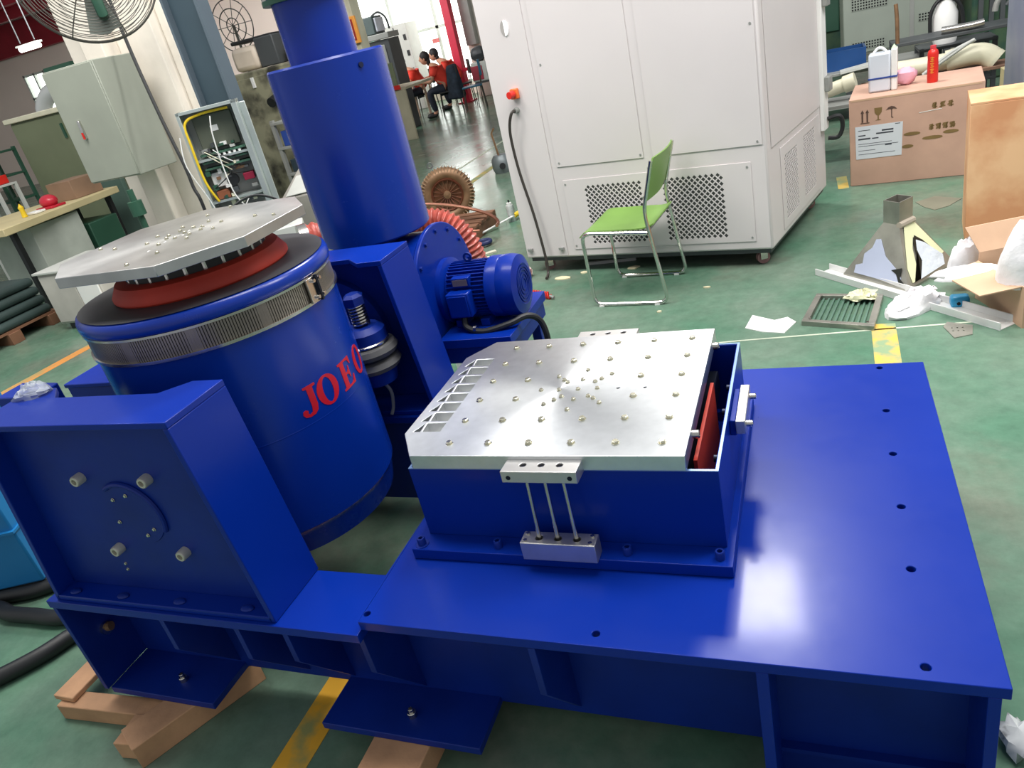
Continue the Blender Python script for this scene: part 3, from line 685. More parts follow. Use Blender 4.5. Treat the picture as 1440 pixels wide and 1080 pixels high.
lpn = fpanel(-1.25, -.09, .165, .615, 'vent_panel', holes=v1+v2)
MB().plate([(-1.13, .18), (-.71, .18), (-.71, .59), (-1.13, .59)], [], .0004, .0011, MF).build('vent_shadow', mat('vent_dark', (70, 72, 70), .8), lpn)  # dark sheet behind the holes stands in for shade inside the chamber
MB().plate([(-.62, .18), (-.23, .18), (-.23, .59), (-.62, .59)], [], .0004, .0011, MF).build('vent_shadow', MATS['vent_dark'], lpn)
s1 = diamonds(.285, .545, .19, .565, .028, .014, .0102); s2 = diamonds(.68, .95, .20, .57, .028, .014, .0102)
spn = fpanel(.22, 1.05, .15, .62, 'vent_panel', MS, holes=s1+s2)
MB().plate([(.27, .18), (.56, .18), (.56, .58), (.27, .58)], [], .0004, .0011, MS).build('vent_shadow', MATS['vent_dark'], spn)  # side vents get the same painted darkness behind the holes
MB().plate([(.67, .18), (.96, .18), (.96, .58), (.67, .58)], [], .0004, .0011, MS).build('vent_shadow', MATS['vent_dark'], spn)
fpanel(.07, 1.09, .66, 2.05, 'panel', MS)
# door edge and hinges on the far corner
MB().box(1.10, 1.205, .5, 2.08, 0, .028, MS).build('door_edge', WHITE, ch, bevel=.004)
for z in (.78, 1.27): MB().box(1.12, 1.20, z-.045, z+.045, .028, .06, MS).build('hinge', MGREY, ch, bevel=.006)
MB().tube([MS @ Vector((1.17, .56, .03)), MS @ Vector((1.18, .57, .10)), MS @ Vector((1.19, .50, .115)), MS @ Vector((1.18, .44, .09)), MS @ Vector((1.17, .44, .03))], .014, 8, smooth=4).build('handle', BLACK, ch)
for u, z in [(-1.25, .725), (-.712, .72), (-.045, .72), (-1.235, .59), (-.11, .59), (-.11, .19), (-1.235, .19), (-1.25, 1.3), (-.04, 1.3)]:
    MB().cyl(MF @ Vector((u, z, .005)), MF @ Vector((u, z, .008)), .006, n=10).build('screw', MGREY, ch)
for u in (-1.585, -1.345): MB().box(u-.018, u+.018, .168, .186, .005, .022, MF).build('clip', MGREY, ch, bevel=.002)
# port painted as a glowing half and a shaded half, rotary switch, cable
D_ = [(-1.440, 1.490)]+[(-1.440+.026*sin(R(a)), 1.532-.042*cos(R(a))) for a in range(0, 181, 15)]
MB().plate(D_, [], .005, .012, MF).build('port_view', mat('port_glow', (255, 255, 255), .4, emit=.35, var=0), ch)  # glow put into this half for the bright view through the port
MB().plate([(-1.441, 1.574)]+[(-1.441-.026*sin(R(a)), 1.532+.042*cos(R(a))) for a in range(0, 181, 15)], [], .005, .008, MF).build('port_view', mat('port_shade', (186, 180, 176), .5), ch)  # other half coloured darker as the shaded side of the port
sw = MB().box(-1.482, -1.428, 1.138, 1.198, .005, .03, MF).build('switch_plate', ORANGE, ch, bevel=.006)
MB().cyl(MF @ Vector((-1.460, 1.168, .03)), MF @ Vector((-1.468, 1.168, .066)), .023, .021, n=18).build('switch_knob', REDS, sw)
MB().cyl(MF @ Vector((-1.468, 1.073, .004)), MF @ Vector((-1.468, 1.073, .035)), .019, .015, n=14).build('cable_gland', MGREY, ch)
MB().tube([MF @ Vector(p) for p in [(-1.468, 1.073, .03), (-1.482, 1.065, .055), (-1.512, 1.0, .055), (-1.53, .90, .045), (-1.523, .70, .04), (-1.484, .42, .04), (-1.459, .13, .045), (-1.455, .03, .06), (-1.44, .012, .12)]], .0095, 8, smooth=6).build('mains_cable', CABLE, ch)
def caster(x, y, rz):
    Mx = Matrix.Translation(Vector((x, y, 0))) @ Matrix.Rotation(rz, 4, 'Z')
    k = MB().box(-.04, .04, -.035, .035, .079, .086, Mx).build('caster', MGREY, ch)
    MB().cyl(Mx @ Vector((0, -.016, .038)), Mx @ Vector((0, .016, .038)), .037, n=20).build('wheel', mat('rose_caster_wheel', (150, 110, 110), .5), k)
    for yy in (-.022, .022): MB().box(-.02, .02, yy-.003, yy+.003, .03, .08, Mx).build('fork', STEEL, k)
for p in (CO-CU*.09+SD*.09, CO-CU*1.52+SD*.09, CO-CU*.09+SD*1.1, CO-CU*1.52+SD*1.1): caster(p.x, p.y, .4)
# scraps under and beside the chamber
single(MB().ell((-1.03, 3.22, .04), (.045, .05, .04), 10, 6, noise=.25), 'crumpled_rag', mat('reddish_rag', (150, 96, 92), .9, col2=(226, 214, 206), nscale=22), 'small crumpled pink and white rag under the left corner of the white chamber', 'rag')
for i, (x, y, sx_, sy_, a, lab) in enumerate([(-.75, 3.13, .06, .035, .3, 'cream flake lying left of the green chair'), (-.62, 3.20, .03, .02, 1, 'tiny pale chip beside the chair'), (-.29, 3.20, .045, .03, .5, 'cream paper scrap behind the front legs of the green chair'), (.22, 2.75, .02, .012, 0, 'white crumb on the floor right of the green chair'), (.0, 2.45, .014, .012, 0, 'white crumb in front of the rear chair leg')]):
    single(MB().prism([(x+sx_*cos(a+t)*random.uniform(.7, 1.1), y+sy_*sin(a+t)*random.uniform(.7, 1.1)) for t in [k*pi/4 for k in range(8)]], 0, .006), 'floor_scrap', mat('cream_flake', (222, 212, 176), .8), lab, 'scrap', group='scraps on the floor around the chamber')
single(MB().box(-.62, -.30, 3.34, 3.36, 0, .02, Matrix.Rotation(.0, 4, 'Z')), 'metal_strip', LGREY, 'pale metal angle strip lying half under the chamber behind the green chair', 'metal strip')

# ---------------------------------------------------------------- GREEN CHAIR
gc = thing('stacking_chair', 'green plastic stacking chair with chromed sled frame facing left by the chamber', 'chair', (-.2, 2.82, 0))
U = Vector((.994, -.11, 0)); Wd = Vector((.094, .9955, 0)); F1 = Vector((-.426, 2.605, 0))
def cp(u, w, z): return F1+U*u+Wd*w+Vector((0, 0, z))
def rnd(pts, r=.04, n=5):
    P = [Vector(p) for p in pts]; out = [P[0]]
    for i in range(1, len(P)-1):
        a = (P[i-1]-P[i]); b = (P[i+1]-P[i]); ra = min(r, a.length*.45, b.length*.45)
        p0 = P[i]+a.normalized()*ra; p2 = P[i]+b.normalized()*ra
        for k in range(n+1):
            t = k/n; out.append(p0*(1-t)**2+P[i]*2*t*(1-t)+p2*t*t)
    out.append(P[-1]); return out
for w in (0, .45):
    MB().tube(rnd([cp(.40, w, .415), cp(.02, w, .44), cp(.03, w, .012), cp(.465, w, .012), cp(.395, w, .53), cp(.47, w, .79)], .055), .0105, 10).build('side_frame', CHROME, gc)
    for u in (.07, .40): MB().cyl(cp(u-.015, w, .0), cp(u+.015, w, .0)+Vector((0, 0, .0)), .0, n=6)
MB().tube([cp(.05, 0, .425), cp(.05, .45, .425)], .009, 8).build('cross_tube', CHROME, gc)
MB().tube([cp(.38, 0, .405), cp(.38, .45, .405)], .009, 8).build('cross_tube', CHROME, gc)
def sheet(fn, nu, nw, th, name, m, parent):
    g = MB(); vs = []; fs = []
    for L in (0, 1):
        for i in range(nu+1):
            for j in range(nw+1):
                u, w = i/nu, j/nw
                p = fn(u, w); e = 1e-3; n = (fn(min(1, u+e), w)-fn(max(0, u-e), w)).cross(fn(u, min(1, w+e))-fn(u, max(0, w-e))).normalized()
                vs.append(p-n*th*L)
    N = (nu+1)*(nw+1); idx = lambda L, i, j: L*N+i*(nw+1)+j
    for i in range(nu):
        for j in range(nw):
            fs.append((idx(0,i,j), idx(0,i+1,j), idx(0,i+1,j+1), idx(0,i,j+1))); fs.append((idx(1,i,j), idx(1,i,j+1), idx(1,i+1,j+1), idx(1,i+1,j)))
    for i in range(nu):
        fs.append((idx(0,i,0), idx(1,i,0), idx(1,i+1,0), idx(0,i+1,0))); fs.append((idx(0,i,nw), idx(0,i+1,nw), idx(1,i+1,nw), idx(1,i,nw)))
    for j in range(nw):
        fs.append((idx(0,0,j), idx(0,0,j+1), idx(1,0,j+1), idx(1,0,j))); fs.append((idx(0,nu,j), idx(1,nu,j), idx(1,nu,j+1), idx(0,nu,j+1)))
    g.add(vs, fs); return g.build(name, m, parent, sharp=50)
def seatf(u, w):
    uu = .0+.43*u; z = .45-.012*u-.02*sin(pi*w)*sin(pi*min(1, u*1.1))
    if u < .12: z -= .035*((.12-u)/.12)**1.6
    if u > .9: z += .02*((u-.9)/.1)
    ww = .01+.43*w; k = 1-.12*max(0, u-.75)*4*abs(w-.5)
    return cp(uu, .225+(ww-.225)*k, z)
sheet(seatf, 14, 12, .007, 'seat', GREENC, gc)
def backf(u, w):
    z = .575+.225*u; uu = .402+.075*u+.02*sin(pi*w)-.006; k = 1-.10*abs(u-.5)**3*6
    return cp(uu, .225+(.43*w-.215)*k, z)
bk = sheet(backf, 8, 12, .007, 'backrest', GREENC, gc)
for w in (.03, .42):
    for z in (.60, .75): MB().cyl(cp(.400+.075*(z-.575)/.225-.012, w, z), cp(.400+.075*(z-.575)/.225-.02, w, z), .006, n=8).build('rivet', MGREY, gc)
for w in (0, .45):
    for u in (.07, .40): MB().box(-.014, .014, -.012, .012, 0, .008, Matrix.Translation(cp(u, w, 0))).build('foot_cap', WHITE, gc)

# ---------------------------------------------------------------- RIGHT SIDE: cartons, crate, hopper, litter
FL, FRt, BRt, BLt = (1.035, 4.453), (1.815, 4.373), (1.885, 4.93), (1.10, 5.02)
cb = thing('shipping_carton', 'large printed brown cardboard carton with white shipping label standing on the floor', 'box', (1.45, 4.7, 0))
MB().prism([FL, FRt, BRt, BLt], 0, .587).build('carton_body', CARD, cb, bevel=.004)
MC = basis((FL[0], FL[1], 0), (FRt[0]-FL[0], FRt[1]-FL[1], 0), (0, 0, 1))
PRN = mat('olive_carton_print', (128, 104, 62), .85); PRD = mat('dark_carton_print', (92, 70, 60), .85); LBLM = mat('shipping_label_paper', (214, 218, 224), .6, var=.02)
def prn(poly, name='printed_mark', m=PRN, t=.0018): MB().plate(poly, [], .0006, t, MC).build(name, m, cb)
for x in (.082, .112):
    prn([(x-.005, .43), (x+.005, .43), (x+.005, .49), (x+.011, .49), (x, .512), (x-.011, .49), (x-.005, .49)], m=PRD)
prn([(.07, .422), (.125, .422), (.125, .427), (.07, .427)], m=PRD)
prn([(.155, .515), (.202, .515), (.200, .485), (.188, .468), (.182, .466), (.182, .44), (.196, .434), (.161, .434), (.175, .44), (.175, .466), (.169, .468), (.157, .485)])
prn([(.225, .492), (.240, .508), (.258, .514), (.276, .508), (.291, .492), (.270, .496), (.262, .494), (.262, .445), (.270, .440), (.268, .436), (.257, .440), (.256, .494), (.245, .496)], m=PRD)
lb_ = MB().plate([(.040, .185), (.320, .185), (.326, .405), (.036, .405)], [], .001, .0025, MC).build('shipping_label', LBLM, cb)
INK = mat('grey_ink', (60, 64, 74), .8)
for i, (a, b_, z, h) in enumerate([(.055, .13, .375, .004), (.20, .27, .36, .010), (.055, .10, .34, .007), (.165, .27, .343, .009), (.055, .13, .315, .010), (.14, .18, .315, .007), (.055, .26, .285, .003), (.055, .30, .27, .003), (.22, .26, .262, .008), (.055, .16, .24, .003), (.055, .28, .215, .003), (.28, .31, .395, .004)]):
    MB().plate([(a, z), (b_, z), (b_, z+h), (a, z+h)], [], .0026, .0032, MC).build('label_line', INK, lb_)
def glyph(x, z, s_, seed):
    rd = random.Random(seed)
    for k in range(4):
        zz = z+s_*(k+.3)/4.2; w0 = rd.uniform(.0, .25); w1 = rd.uniform(.7, 1); prn([(x+s_*w0, zz), (x+s_*w1, zz+.004), (x+s_*w1, zz+.011), (x+s_*w0, zz+.007)])
    for k in range(2):
        xx = x+s_*rd.uniform(.2, .75); prn([(xx, z), (xx+.007, z+.001), (xx+.01, z+s_), (xx+.003, z+s_)])
for k in range(3): glyph(.49+.045*k, .46, .036, k)
for k in range(4): glyph(.475+.04*k, .325, .036, 10+k)
for x0, z0, L in [(.33, .315, .10), (.44, .275, .12), (.32, .235, .07), (.56, .30, .09)]:
    prn([(x0+L/2*(1-cos(t)), z0+.013*sin(t)*(1 if t < pi else .8)) for t in [2*pi*i/14 for i in range(14)]])
prn([(x, .447) for x in (.42,)]+[(.55, .455), (.55, .452), (.42, .443)], 'tape_scratch', PAPER)
MB().box(.015, .765, .572, .5835, .0, .0015, MC).build('flap_edge', CARD2, cb)
jg = thing('plastic_jug', 'translucent white square jug with a blue strap on top of the printed carton', 'jug', (1.255, 4.63, .587))
MJ = Matrix.Translation(Vector((1.255, 4.63, .588))) @ Matrix.Rotation(R(-8), 4, 'Z')
JUG = mat('translucent_jug', (222, 230, 240), .3, alpha=.88, var=.04)
MB().box(-.085, .05, -.055, .055, 0, .245, MJ).build('body', JUG, jg, bevel=.012)
MB().box(.052, .088, -.052, .052, 0, .26, MJ).build('side_fold', WHITE, jg, bevel=.006)
MB().box(-.087, .090, -.058, .058, .083, .094, MJ).build('strap', BLUECAN, jg, bevel=.001)
MB().tube([MJ @ Vector(p) for p in [(-.06, 0, .24), (-.03, 0, .272), (.0, 0, .268), (.02, 0, .245)]], .009, 8, smooth=4).build('handle', WHITE, jg)
MB().lathe([(.018, .245), (.018, .262), (.0001, .285)], MJ @ Vector((.068, 0, 0)), n=14).build('cap', mat('pale_green_cap', (190, 214, 180), .4), jg)
single(MB().lathe([(.0001, .587), (.031, .587), (.033, .592), (.033, .70), (.031, .735), (.033, .765), (.028, .785), (.0165, .795), (.0165, .815), (.0001, .818)], (1.552, 4.625, 0), n=24), 'x', REDS, 'x', 'x')
rc = bpy.data.objects['x']; me_ = rc.data; bpy.data.objects.remove(rc)
rcan = thing('red_bottle', 'slim red bottle with gold lettering standing on the printed carton', 'bottle', (1.552, 4.625, .587)); o = bpy.data.objects.new('body', me_); COL.objects.link(o); o.parent = rcan
MB().lathe([(.017, .796), (.018, .81), (.0178, .817), (.0001, .819)], (1.552, 4.625, 0), n=20).build('cap', mat('pink_red_cap', (220, 70, 80), .4), rcan)
GOLD = mat('gold_lettering', (240, 160, 60), .5)
MR = Matrix.Translation(Vector((1.552, 4.625, .60))) @ Matrix.Rotation(R(-105), 4, 'Z')
for k in range(3):
    for dz, w in ((0, .011), (.011, .008), (.021, .012)): MB().box(.0325, .0342, -w, w, .05+k*.036+dz, .054+k*.036+dz, MR).build('lettering', GOLD, rcan)
    MB().box(.0325, .0342, -.002, .002, .046+k*.036, .078+k*.036, MR).build('lettering', GOLD, rcan)
single(MB().ell((1.40, 4.70, .645), (.07, .045, .058), 14, 8, noise=.12), 'plastic_bag', PINK, 'small pink and white plastic bag slumped between jug and red bottle', 'bag')
single(MB().box(2.15, 2.35, 5.35, 5.75, 0, .42), 'side_box', mat('cream_carton', (222, 208, 160), .8), 'cream narrow carton on the floor behind the printed carton', 'box', bevel=.004)
pc = thing('plywood_crate', 'tall plywood crate cropped by the right edge of the picture', 'crate', (2.05, 3.2, 0))
MP = basis((1.537, 3.118, 0), (1, -.11, 0), (0, 0, 1))
MB().box(0, 1.1, 0, .70, -.012, 0, MP).build('front_panel', PLY, pc, bevel=.002)
MB().box(0, .012, 0, .70, -.33, -.012, MP).build('side_panel', PLY, pc, bevel=.002)
MB().box(1.088, 1.1, 0, .70, -.33, -.012, MP).build('side_panel', PLY, pc, bevel=.002)
MB().box(0, 1.1, .70, .712, -.35, 0, MP).build('lid', PLY, pc, bevel=.002)
MB().box(.012, 1.088, 0, .70, -.33, -.318, MP).build('back_panel', PLY, pc, bevel=.002)
# hopper
hpT = thing('sheet_metal_hopper', 'square spouted sheet metal hood standing on floor with peeling protective film', 'hopper', (1.18, 2.76, 0))
Bq = [(.93, 2.76), (1.205, 2.465), (1.445, 2.79), (1.17, 3.06)]; Tq = [(1.118, 2.745), (1.182, 2.675), (1.250, 2.757), (1.185, 2.822)]
def quadshell(P, z0, Q, z1, name, m, t=.004):
    for i in range(4):
        a0, a1, b0, b1 = P[i], P[(i+1) % 4], Q[i], Q[(i+1) % 4]
        mb = MB(); V0 = Vector((a0[0], a0[1], z0)); V1 = Vector((a1[0], a1[1], z0)); V2 = Vector((b1[0], b1[1], z1)); V3 = Vector((b0[0], b0[1], z1))
        n = (V1-V0).cross(V3-V0).normalized()*t
        mb.hexa([V0, V1, V2, V3, V0-n, V1-n, V2-n, V3-n]); mb.build(name, m, hpT)
quadshell(Tq, .272, Tq, .385, 'spout_wall', GALV); quadshell(Bq, .012, Tq, .272, 'hood_wall', GALV)
quadshell([(x*1.0, y) for x, y in Bq], 0, Bq, .012, 'base_flange', GALV)
def onface(i, pts, m, name, off=.003):
    a0, a1, b0, b1 = Bq[i], Bq[(i+1) % 4], Tq[i], Tq[(i+1) % 4]
    V0 = Vector((a0[0], a0[1], .012)); V1 = Vector((a1[0], a1[1], .012)); V2 = Vector((b1[0], b1[1], .272)); V3 = Vector((b0[0], b0[1], .272))
    n = (V1-V0).cross(V3-V0).normalized()
    vs = []
    for o_ in (off, off+.0015):
        for u, v in pts:
            vs.append((V0*(1-u)+V1*u)*(1-v)+(V3*(1-u)+V2*u)*v+n*o_*(1+0*u))
    k = len(pts); MB().add(vs, [tuple(range(k-1, -1, -1)), tuple(range(k, 2*k))]+[(i_, (i_+1) % k, k+(i_+1) % k, k+i_) for i_ in range(k)]).build(name, m, hpT)
FILM = mat('grey_blue_film', (168, 176, 196), .4, var=.04); FILMY = mat('pale_yellow_film', (230, 232, 190), .4, var=.04); FILMW = mat('loose_white_film', (222, 230, 240), .3, bump=.6, bscale=20)
onface(0, [(.15, .06), (.93, .05), (.90, .2), (.82, .30), (.60, .45), (.34, .72), (.20, .70), (.22, .55), (.12, .42), (.20, .25), (.10, .2)], FILM, 'film_patch')
onface(0, [(.75, .25), (.95, .32), (.9, .15), (.98, .05), (.88, .05), (.84, .2)], mat('exposed_dark_steel', (70, 72, 68), .3, .8), 'bare_patch', .005)
onface(1, [(.04, .30), (.25, .97), (.88, .97), (.97, .25), (.85, .22), (.70, .62), (.45, .72), (.30, .55), (.25, .05), (.10, .06)], FILMY, 'film_patch')
onface(1, [(.27, .05), (.80, .06), (.90, .22), (.70, .55), (.50, .66), (.40, .5), (.42, .3)], FILMW, 'loose_film', .006)
onface(1, [(.14, .05), (.27, .05), (.34, .35), (.38, .62), (.52, .74), (.70, .60), (.84, .30), (.82, .26), (.66, .54), (.50, .66), (.42, .50), (.40, .30), (.34, .05)], MATS['exposed_dark_steel'], 'bare_patch', .0048)
MB().tube([(1.182, 2.668, .272), (1.252, 2.750, .272)], .016, 8).build('film_roll', mat('rolled_film', (176, 166, 150), .5), hpT)
# channel, grille, papers, bags
chn = MB(); dv = Vector((.705, -.815, 0)).normalized(); pv = Vector((.815, .705, 0)).normalized()
Mch = basis((.79, 2.80, 0), dv, pv)
single(MB().box(0, 1.08, 0, .10, 0, .004, Mch).box(0, 1.08, 0, .006, .004, .035, Mch).box(0, 1.08, .094, .10, .004, .035, Mch), 'metal_channel', mat('white_film_channel', (226, 226, 224), .4, .2, col2=(176, 176, 172), nscale=2.2, mixc=.4), 'long white coated metal channel lying diagonally in front of the hopper', 'metal channel', bevel=.001)
gq = [Vector((.725, 2.158, 0)), Vector((1.03, 2.053, 0)), Vector((1.093, 2.413, 0)), Vector((.795, 2.484, 0))]
gt = thing('louvre_grille', 'flat square metal grille with parallel bars lying on the floor before the hopper', 'grille', (.91, 2.28, 0))
def gp(u, v, z): return (gq[0]*(1-u)+gq[1]*u)*(1-v)+(gq[3]*(1-u)+gq[2]*u)*v+Vector((0, 0, z))
def gbox(u0, u1, v0, v1, z0, z1, name, m): MB().hexa([gp(u0, v0, z0), gp(u1, v0, z0), gp(u1, v1, z0), gp(u0, v1, z0), gp(u0, v0, z1), gp(u1, v0, z1), gp(u1, v1, z1), gp(u0, v1, z1)]).build(name, m, gt, bevel=.001)
gbox(0, 1, 0, .08, 0, .024, 'frame_side', GALV); gbox(0, 1, .92, 1, 0, .024, 'frame_side', GALV); gbox(0, .09, .08, .92, 0, .024, 'frame_side', GALV); gbox(.91, 1, .08, .92, 0, .024, 'frame_side', GALV)
for k in range(10): gbox(.12+k*.078, .152+k*.078, .09, .91, .004, .012, 'bar', mat('green_grey_bar', (96, 128, 112), .45, .3))
for u, v in ((.1, .1), (.1, .9), (.9, .1)): MB().cyl(gp(u, v, .024), gp(u, v, .028), .006, n=8).build('rivet', STEEL, gt)
def crumple(cx, cy, a, b_, z0, h, rz, n=16, seed=1, nz=.25):
    rd = random.Random(seed); vs = []; fs = []
    m = 10
    for j in range(m+1):
        t = pi/2*j/m
        for i in range(n):
            p = 2*pi*i/n; k = 1+rd.uniform(-nz, nz)*(.5+.5*sin(p*3+seed))
            vs.append((a*cos(t)*cos(p)*k, b_*cos(t)*sin(p)*k, max(0, h*sin(t)*(1+rd.uniform(-nz, nz)))))
    for j in range(m):
        for i in range(n): fs.append((j*n+i, j*n+(i+1) % n, (j+1)*n+(i+1) % n, (j+1)*n+i))
    fs.append(tuple(range(n-1, -1, -1))); fs.append(tuple(m*n+i for i in range(n)))
    return MB().add(vs, fs, Matrix.Translation(Vector((cx, cy, z0))) @ Matrix.Rotation(rz, 4, 'Z'))
single(crumple(1.21, 2.29, .17, .08, 0, .075, .85, seed=3), 'plastic_bag', BAG, 'crumpled white plastic bag lying across the metal channel', 'bag')
single(crumple(1.42, 2.25, .16, .06, .15, .045, .12, seed=5, nz=.15), 'plastic_bag', BAG, 'long white plastic wrapping draped from the hopper to the open carton', 'bag')
single(crumple(1.44, 2.46, .085, .05, .07, .17, .3, seed=8, nz=.12), 'plastic_bag', BAG, 'upright white plastic sheet standing between the hopper and the plywood crate', 'bag')
single(crumple(1.62, 2.12, .13, .10, .16, .27, .3, seed=9, nz=.10), 'plastic_bag', BAG, 'white plastic bag rising out of the open carton at the right edge', 'bag')
oc = thing('open_carton', 'open brown carton with flap out, full of plastic wrapping, at the right edge', 'box', (1.62, 2.2, 0))
MO = Matrix.Translation(Vector((1.60, 2.17, 0))) @ Matrix.Rotation(R(18), 4, 'Z')
MB().box(-.07, .25, -.16, -.154, .0, .16, MO).build('side', CARD2, oc); MB().box(-.07, .25, .20, .206, .0, .22, MO).build('side', CARD2, oc)
MB().box(-.076, -.07, -.16, .206, .0, .18, MO).build('side', CARD2, oc); MB().box(.25, .256, -.16, .206, .0, .2, MO).build('side', CARD2, oc)
MB().hexa([MO @ Vector(p) for p in [(-.076, -.14, .175), (-.076, .2, .175), (-.24, .19, .155), (-.22, -.10, .15), (-.076, -.14, .18), (-.076, .2, .18), (-.24, .19, .16), (-.22, -.10, .155)]]).build('flap', CARD2, oc)
MB().hexa([MO @ Vector(p) for p in [(-.07, .2, .22), (.25, .2, .22), (.25, .27, .32), (-.10, .27, .32), (-.07, .206, .22), (.25, .206, .22), (.25, .276, .32), (-.10, .276, .32)]]).build('flap', CARD2, oc)
cb2 = thing('blue_tape_roll', 'small bright blue plastic case among the bags below the carton flap', 'case', (1.395, 2.265, 0))
MB().box(1.355, 1.43, 2.24, 2.30, .0, .05).build('body', mat('bright_blue_plastic', (40, 156, 206), .4), cb2, bevel=.012)
MB().cyl((1.385, 2.238, .022), (1.385, 2.2405, .022), .008, n=10).build('hole', DARK, cb2)
single(MB().prism([(.467, 2.165), (.55, 2.11), (.649, 2.082), (.70, 2.20), (.66, 2.262), (.60, 2.235), (.492, 2.314)], 0, .004), 'paper_sheet', PAPER, 'creased white paper sheet lying on the floor left of the grille', 'paper')
single(MB().plate([(1.30, 2.05), (1.32, 2.095), (1.41, 2.049), (1.396, 1.96), (1.326, 1.934)], [circle(1.33+.02*(i % 3), 2.0+.03*(i//3), .004, 8) for i in range(6)], 0, .004), 'drilled_plate', GALV, 'small drilled grey metal plate on the floor under the channel tip', 'metal plate')
single(MB().prism([(1.386, 3.90), (1.50, 3.98), (1.637, 3.872), (1.55, 3.75), (1.468, 3.70), (1.42, 3.78)], 0, .003), 'flat_scrap', mat('dull_brown_scrap', (120, 118, 100), .7), 'flat dull brown sheet scrap on the floor beyond the hopper', 'scrap')
single(crumple(1.0, 2.40, .07, .05, 0.02, .035, .1, seed=12, nz=.4), 'film_scraps', mat('cream_film_scrap', (226, 226, 186), .6), 'torn cream film scraps heaped on the corner of the grille', 'scrap')
single(MB().ell((1.165, -.045, .03), (.03, .05, .03), 10, 6, noise=.3), 'swarf_pile', mat('black_white_swarf', (40, 42, 44), .5, col2=(200, 204, 204), nscale=30, mixc=.62), 'small dark tangle of swarf on the floor by the base right leg', 'swarf')

# ---------------------------------------------------------------- TOP RIGHT BACKGROUND
pf = thing('perforated_cabinet', 'grey green steel cabinet with perforated panels in the right background', 'cabinet', (1.65, 8.3, 0))
MQ = basis((1.13, 8.0, 0), (1, .02, 0), (0, 0, 1))
MB().box(0, 1.03, .42, 1.35, -.6, 0, MQ).build('body', PERF, pf, bevel=.01)
MB().box(.62, .66, .42, 1.35, 0, .006, MQ).build('corner_strip', MGREY, pf)
for u0, u1, z0, z1 in [(.08, .42, .84, .97), (.46, .60, .90, 1.0), (.08, .40, .46, .56), (.70, .84, .62, .70), (.88, .98, .60, .72)]:
    H = [[(u-.008, z-.008), (u+.008, z-.008), (u+.008, z+.008), (u-.008, z+.008)] for u in [u0+.012+i*.026 for i in range(int((u1-u0)/.026))] for z in [z0+.012+i*.026 for i in range(int((z1-z0)/.026))]]
    p_ = MB().plate([(u0, z0), (u1, z0), (u1, z1), (u0, z1)], H, .003, .006, MQ).build('perforated_panel', PERF, pf)
    MB().plate([(u0, z0), (u1, z0), (u1, z1), (u0, z1)], [], .0008, .002, MQ).build('backing', DARK, p_)
for x in (.05, .97):
    for d in (-.55, -.05): MB().box(x-.03, x+.03, 0, .42, d-.03, d+.03, MQ).build('leg', DGREY, pf)
def rack(name, label, cat, x0, x1, y0, y1, h, m, shelves, group=None):
    t = thing(name, label, cat, ((x0+x1)/2, (y0+y1)/2, 0), group=group)
    for z in shelves: MB().box(x0, x1, y0, y1, z-.025, z).build('shelf', m, t, bevel=.003)
    for x in (x0+.02, x1-.02):
        for y in (y0+.02, y1-.02): MB().box(x-.018, x+.018, y-.018, y+.018, 0, h).build('post', m, t)
    return t
rack('low_bench', 'low brown bench carrying pipes behind the printed carton', 'bench', 1.2, 2.45, 5.95, 6.24, .40, mat('brown_bench_top', (150, 116, 96), .7), [.40, .12])
def pipe(name, pts, r, m, label, cat='pipe', **k): return single(MB().tube(pts, r, 14, smooth=k.get('smooth', 5)), name, m, label, cat)
pv1 = thing('pvc_pipe', 'fat cream plastic pipe with an elbow lying behind the jug and red bottle', 'pipe', (1.8, 6.2, .40))
MB().tube([(1.33, 6.15, .475), (1.60, 6.12, .475), (1.86, 6.1, .478)], .066, 18).build('pipe', PVC, pv1)
MB().tube([(1.83, 6.1, .48), (2.0, 6.08, .50), (2.10, 6.07, .485), (2.17, 6.05, .43)], .082, 18, smooth=4).build('elbow', PVC, pv1)
MB().lathe([(.06, 0), (.088, 0), (.088, .03), (.06, .03)], (2.155, 6.05, .44), (.75, -.25, -.6), n=20, caps=False).build('socket', PVC, pv1)
MB().cyl((2.16, 6.048, .437), (2.163, 6.047, .434), .06, n=18).build('bore', DARK, pv1)
st2 = thing('pvc_pipe_stub', 'short cream plastic pipe with a collar poking out behind the chamber', 'pipe', (1.0, 5.4, .4))
MB().cyl((.80, 5.42, .49), (1.07, 5.38, .555), .052, n=18).build('pipe', PVC, st2)
MB().cyl((1.04, 5.385, .548), (1.12, 5.372, .567), .064, n=18).build('collar', PVC, st2)
rack('steel_trestle', 'low steel trestle under the short cream pipe by the chamber', 'trestle', .72, 1.16, 5.22, 5.6, .43, MGREY, [.43])
pipe('steel_tube', [(1.82, 6.33, .692), (2.02, 6.31, .692), (2.12, 6.30, .70)], .03, STEEL, 'bright bent steel tube above the cream elbow')
t_ = bpy.data.objects['steel_tube']; 
rack('tube_rack', 'dark rack holding steel tubes behind the cream pipe', 'rack', 1.45, 2.45, 6.26, 6.62, .66, DGREY, [.66])
pipe('bent_rod', [(1.65, 6.0, .42), (1.85, 5.98, .56), (2.0, 5.97, .62), (1.95, 5.97, .60), (1.72, 5.99, .46)], .014, LGREY, 'thin pale bent rod leaning over the cream pipe')
pipe('brown_tube', [(1.49, 6.3, .66), (1.485, 6.3, .85), (1.475, 6.3, .97)], .016, COPPER, 'upright brown tube in front of the perforated cabinet')
sk = thing('wrapped_canister', 'white canister with a black hose loop before the perforated cabinet', 'canister', (2.0, 7.0, .52))
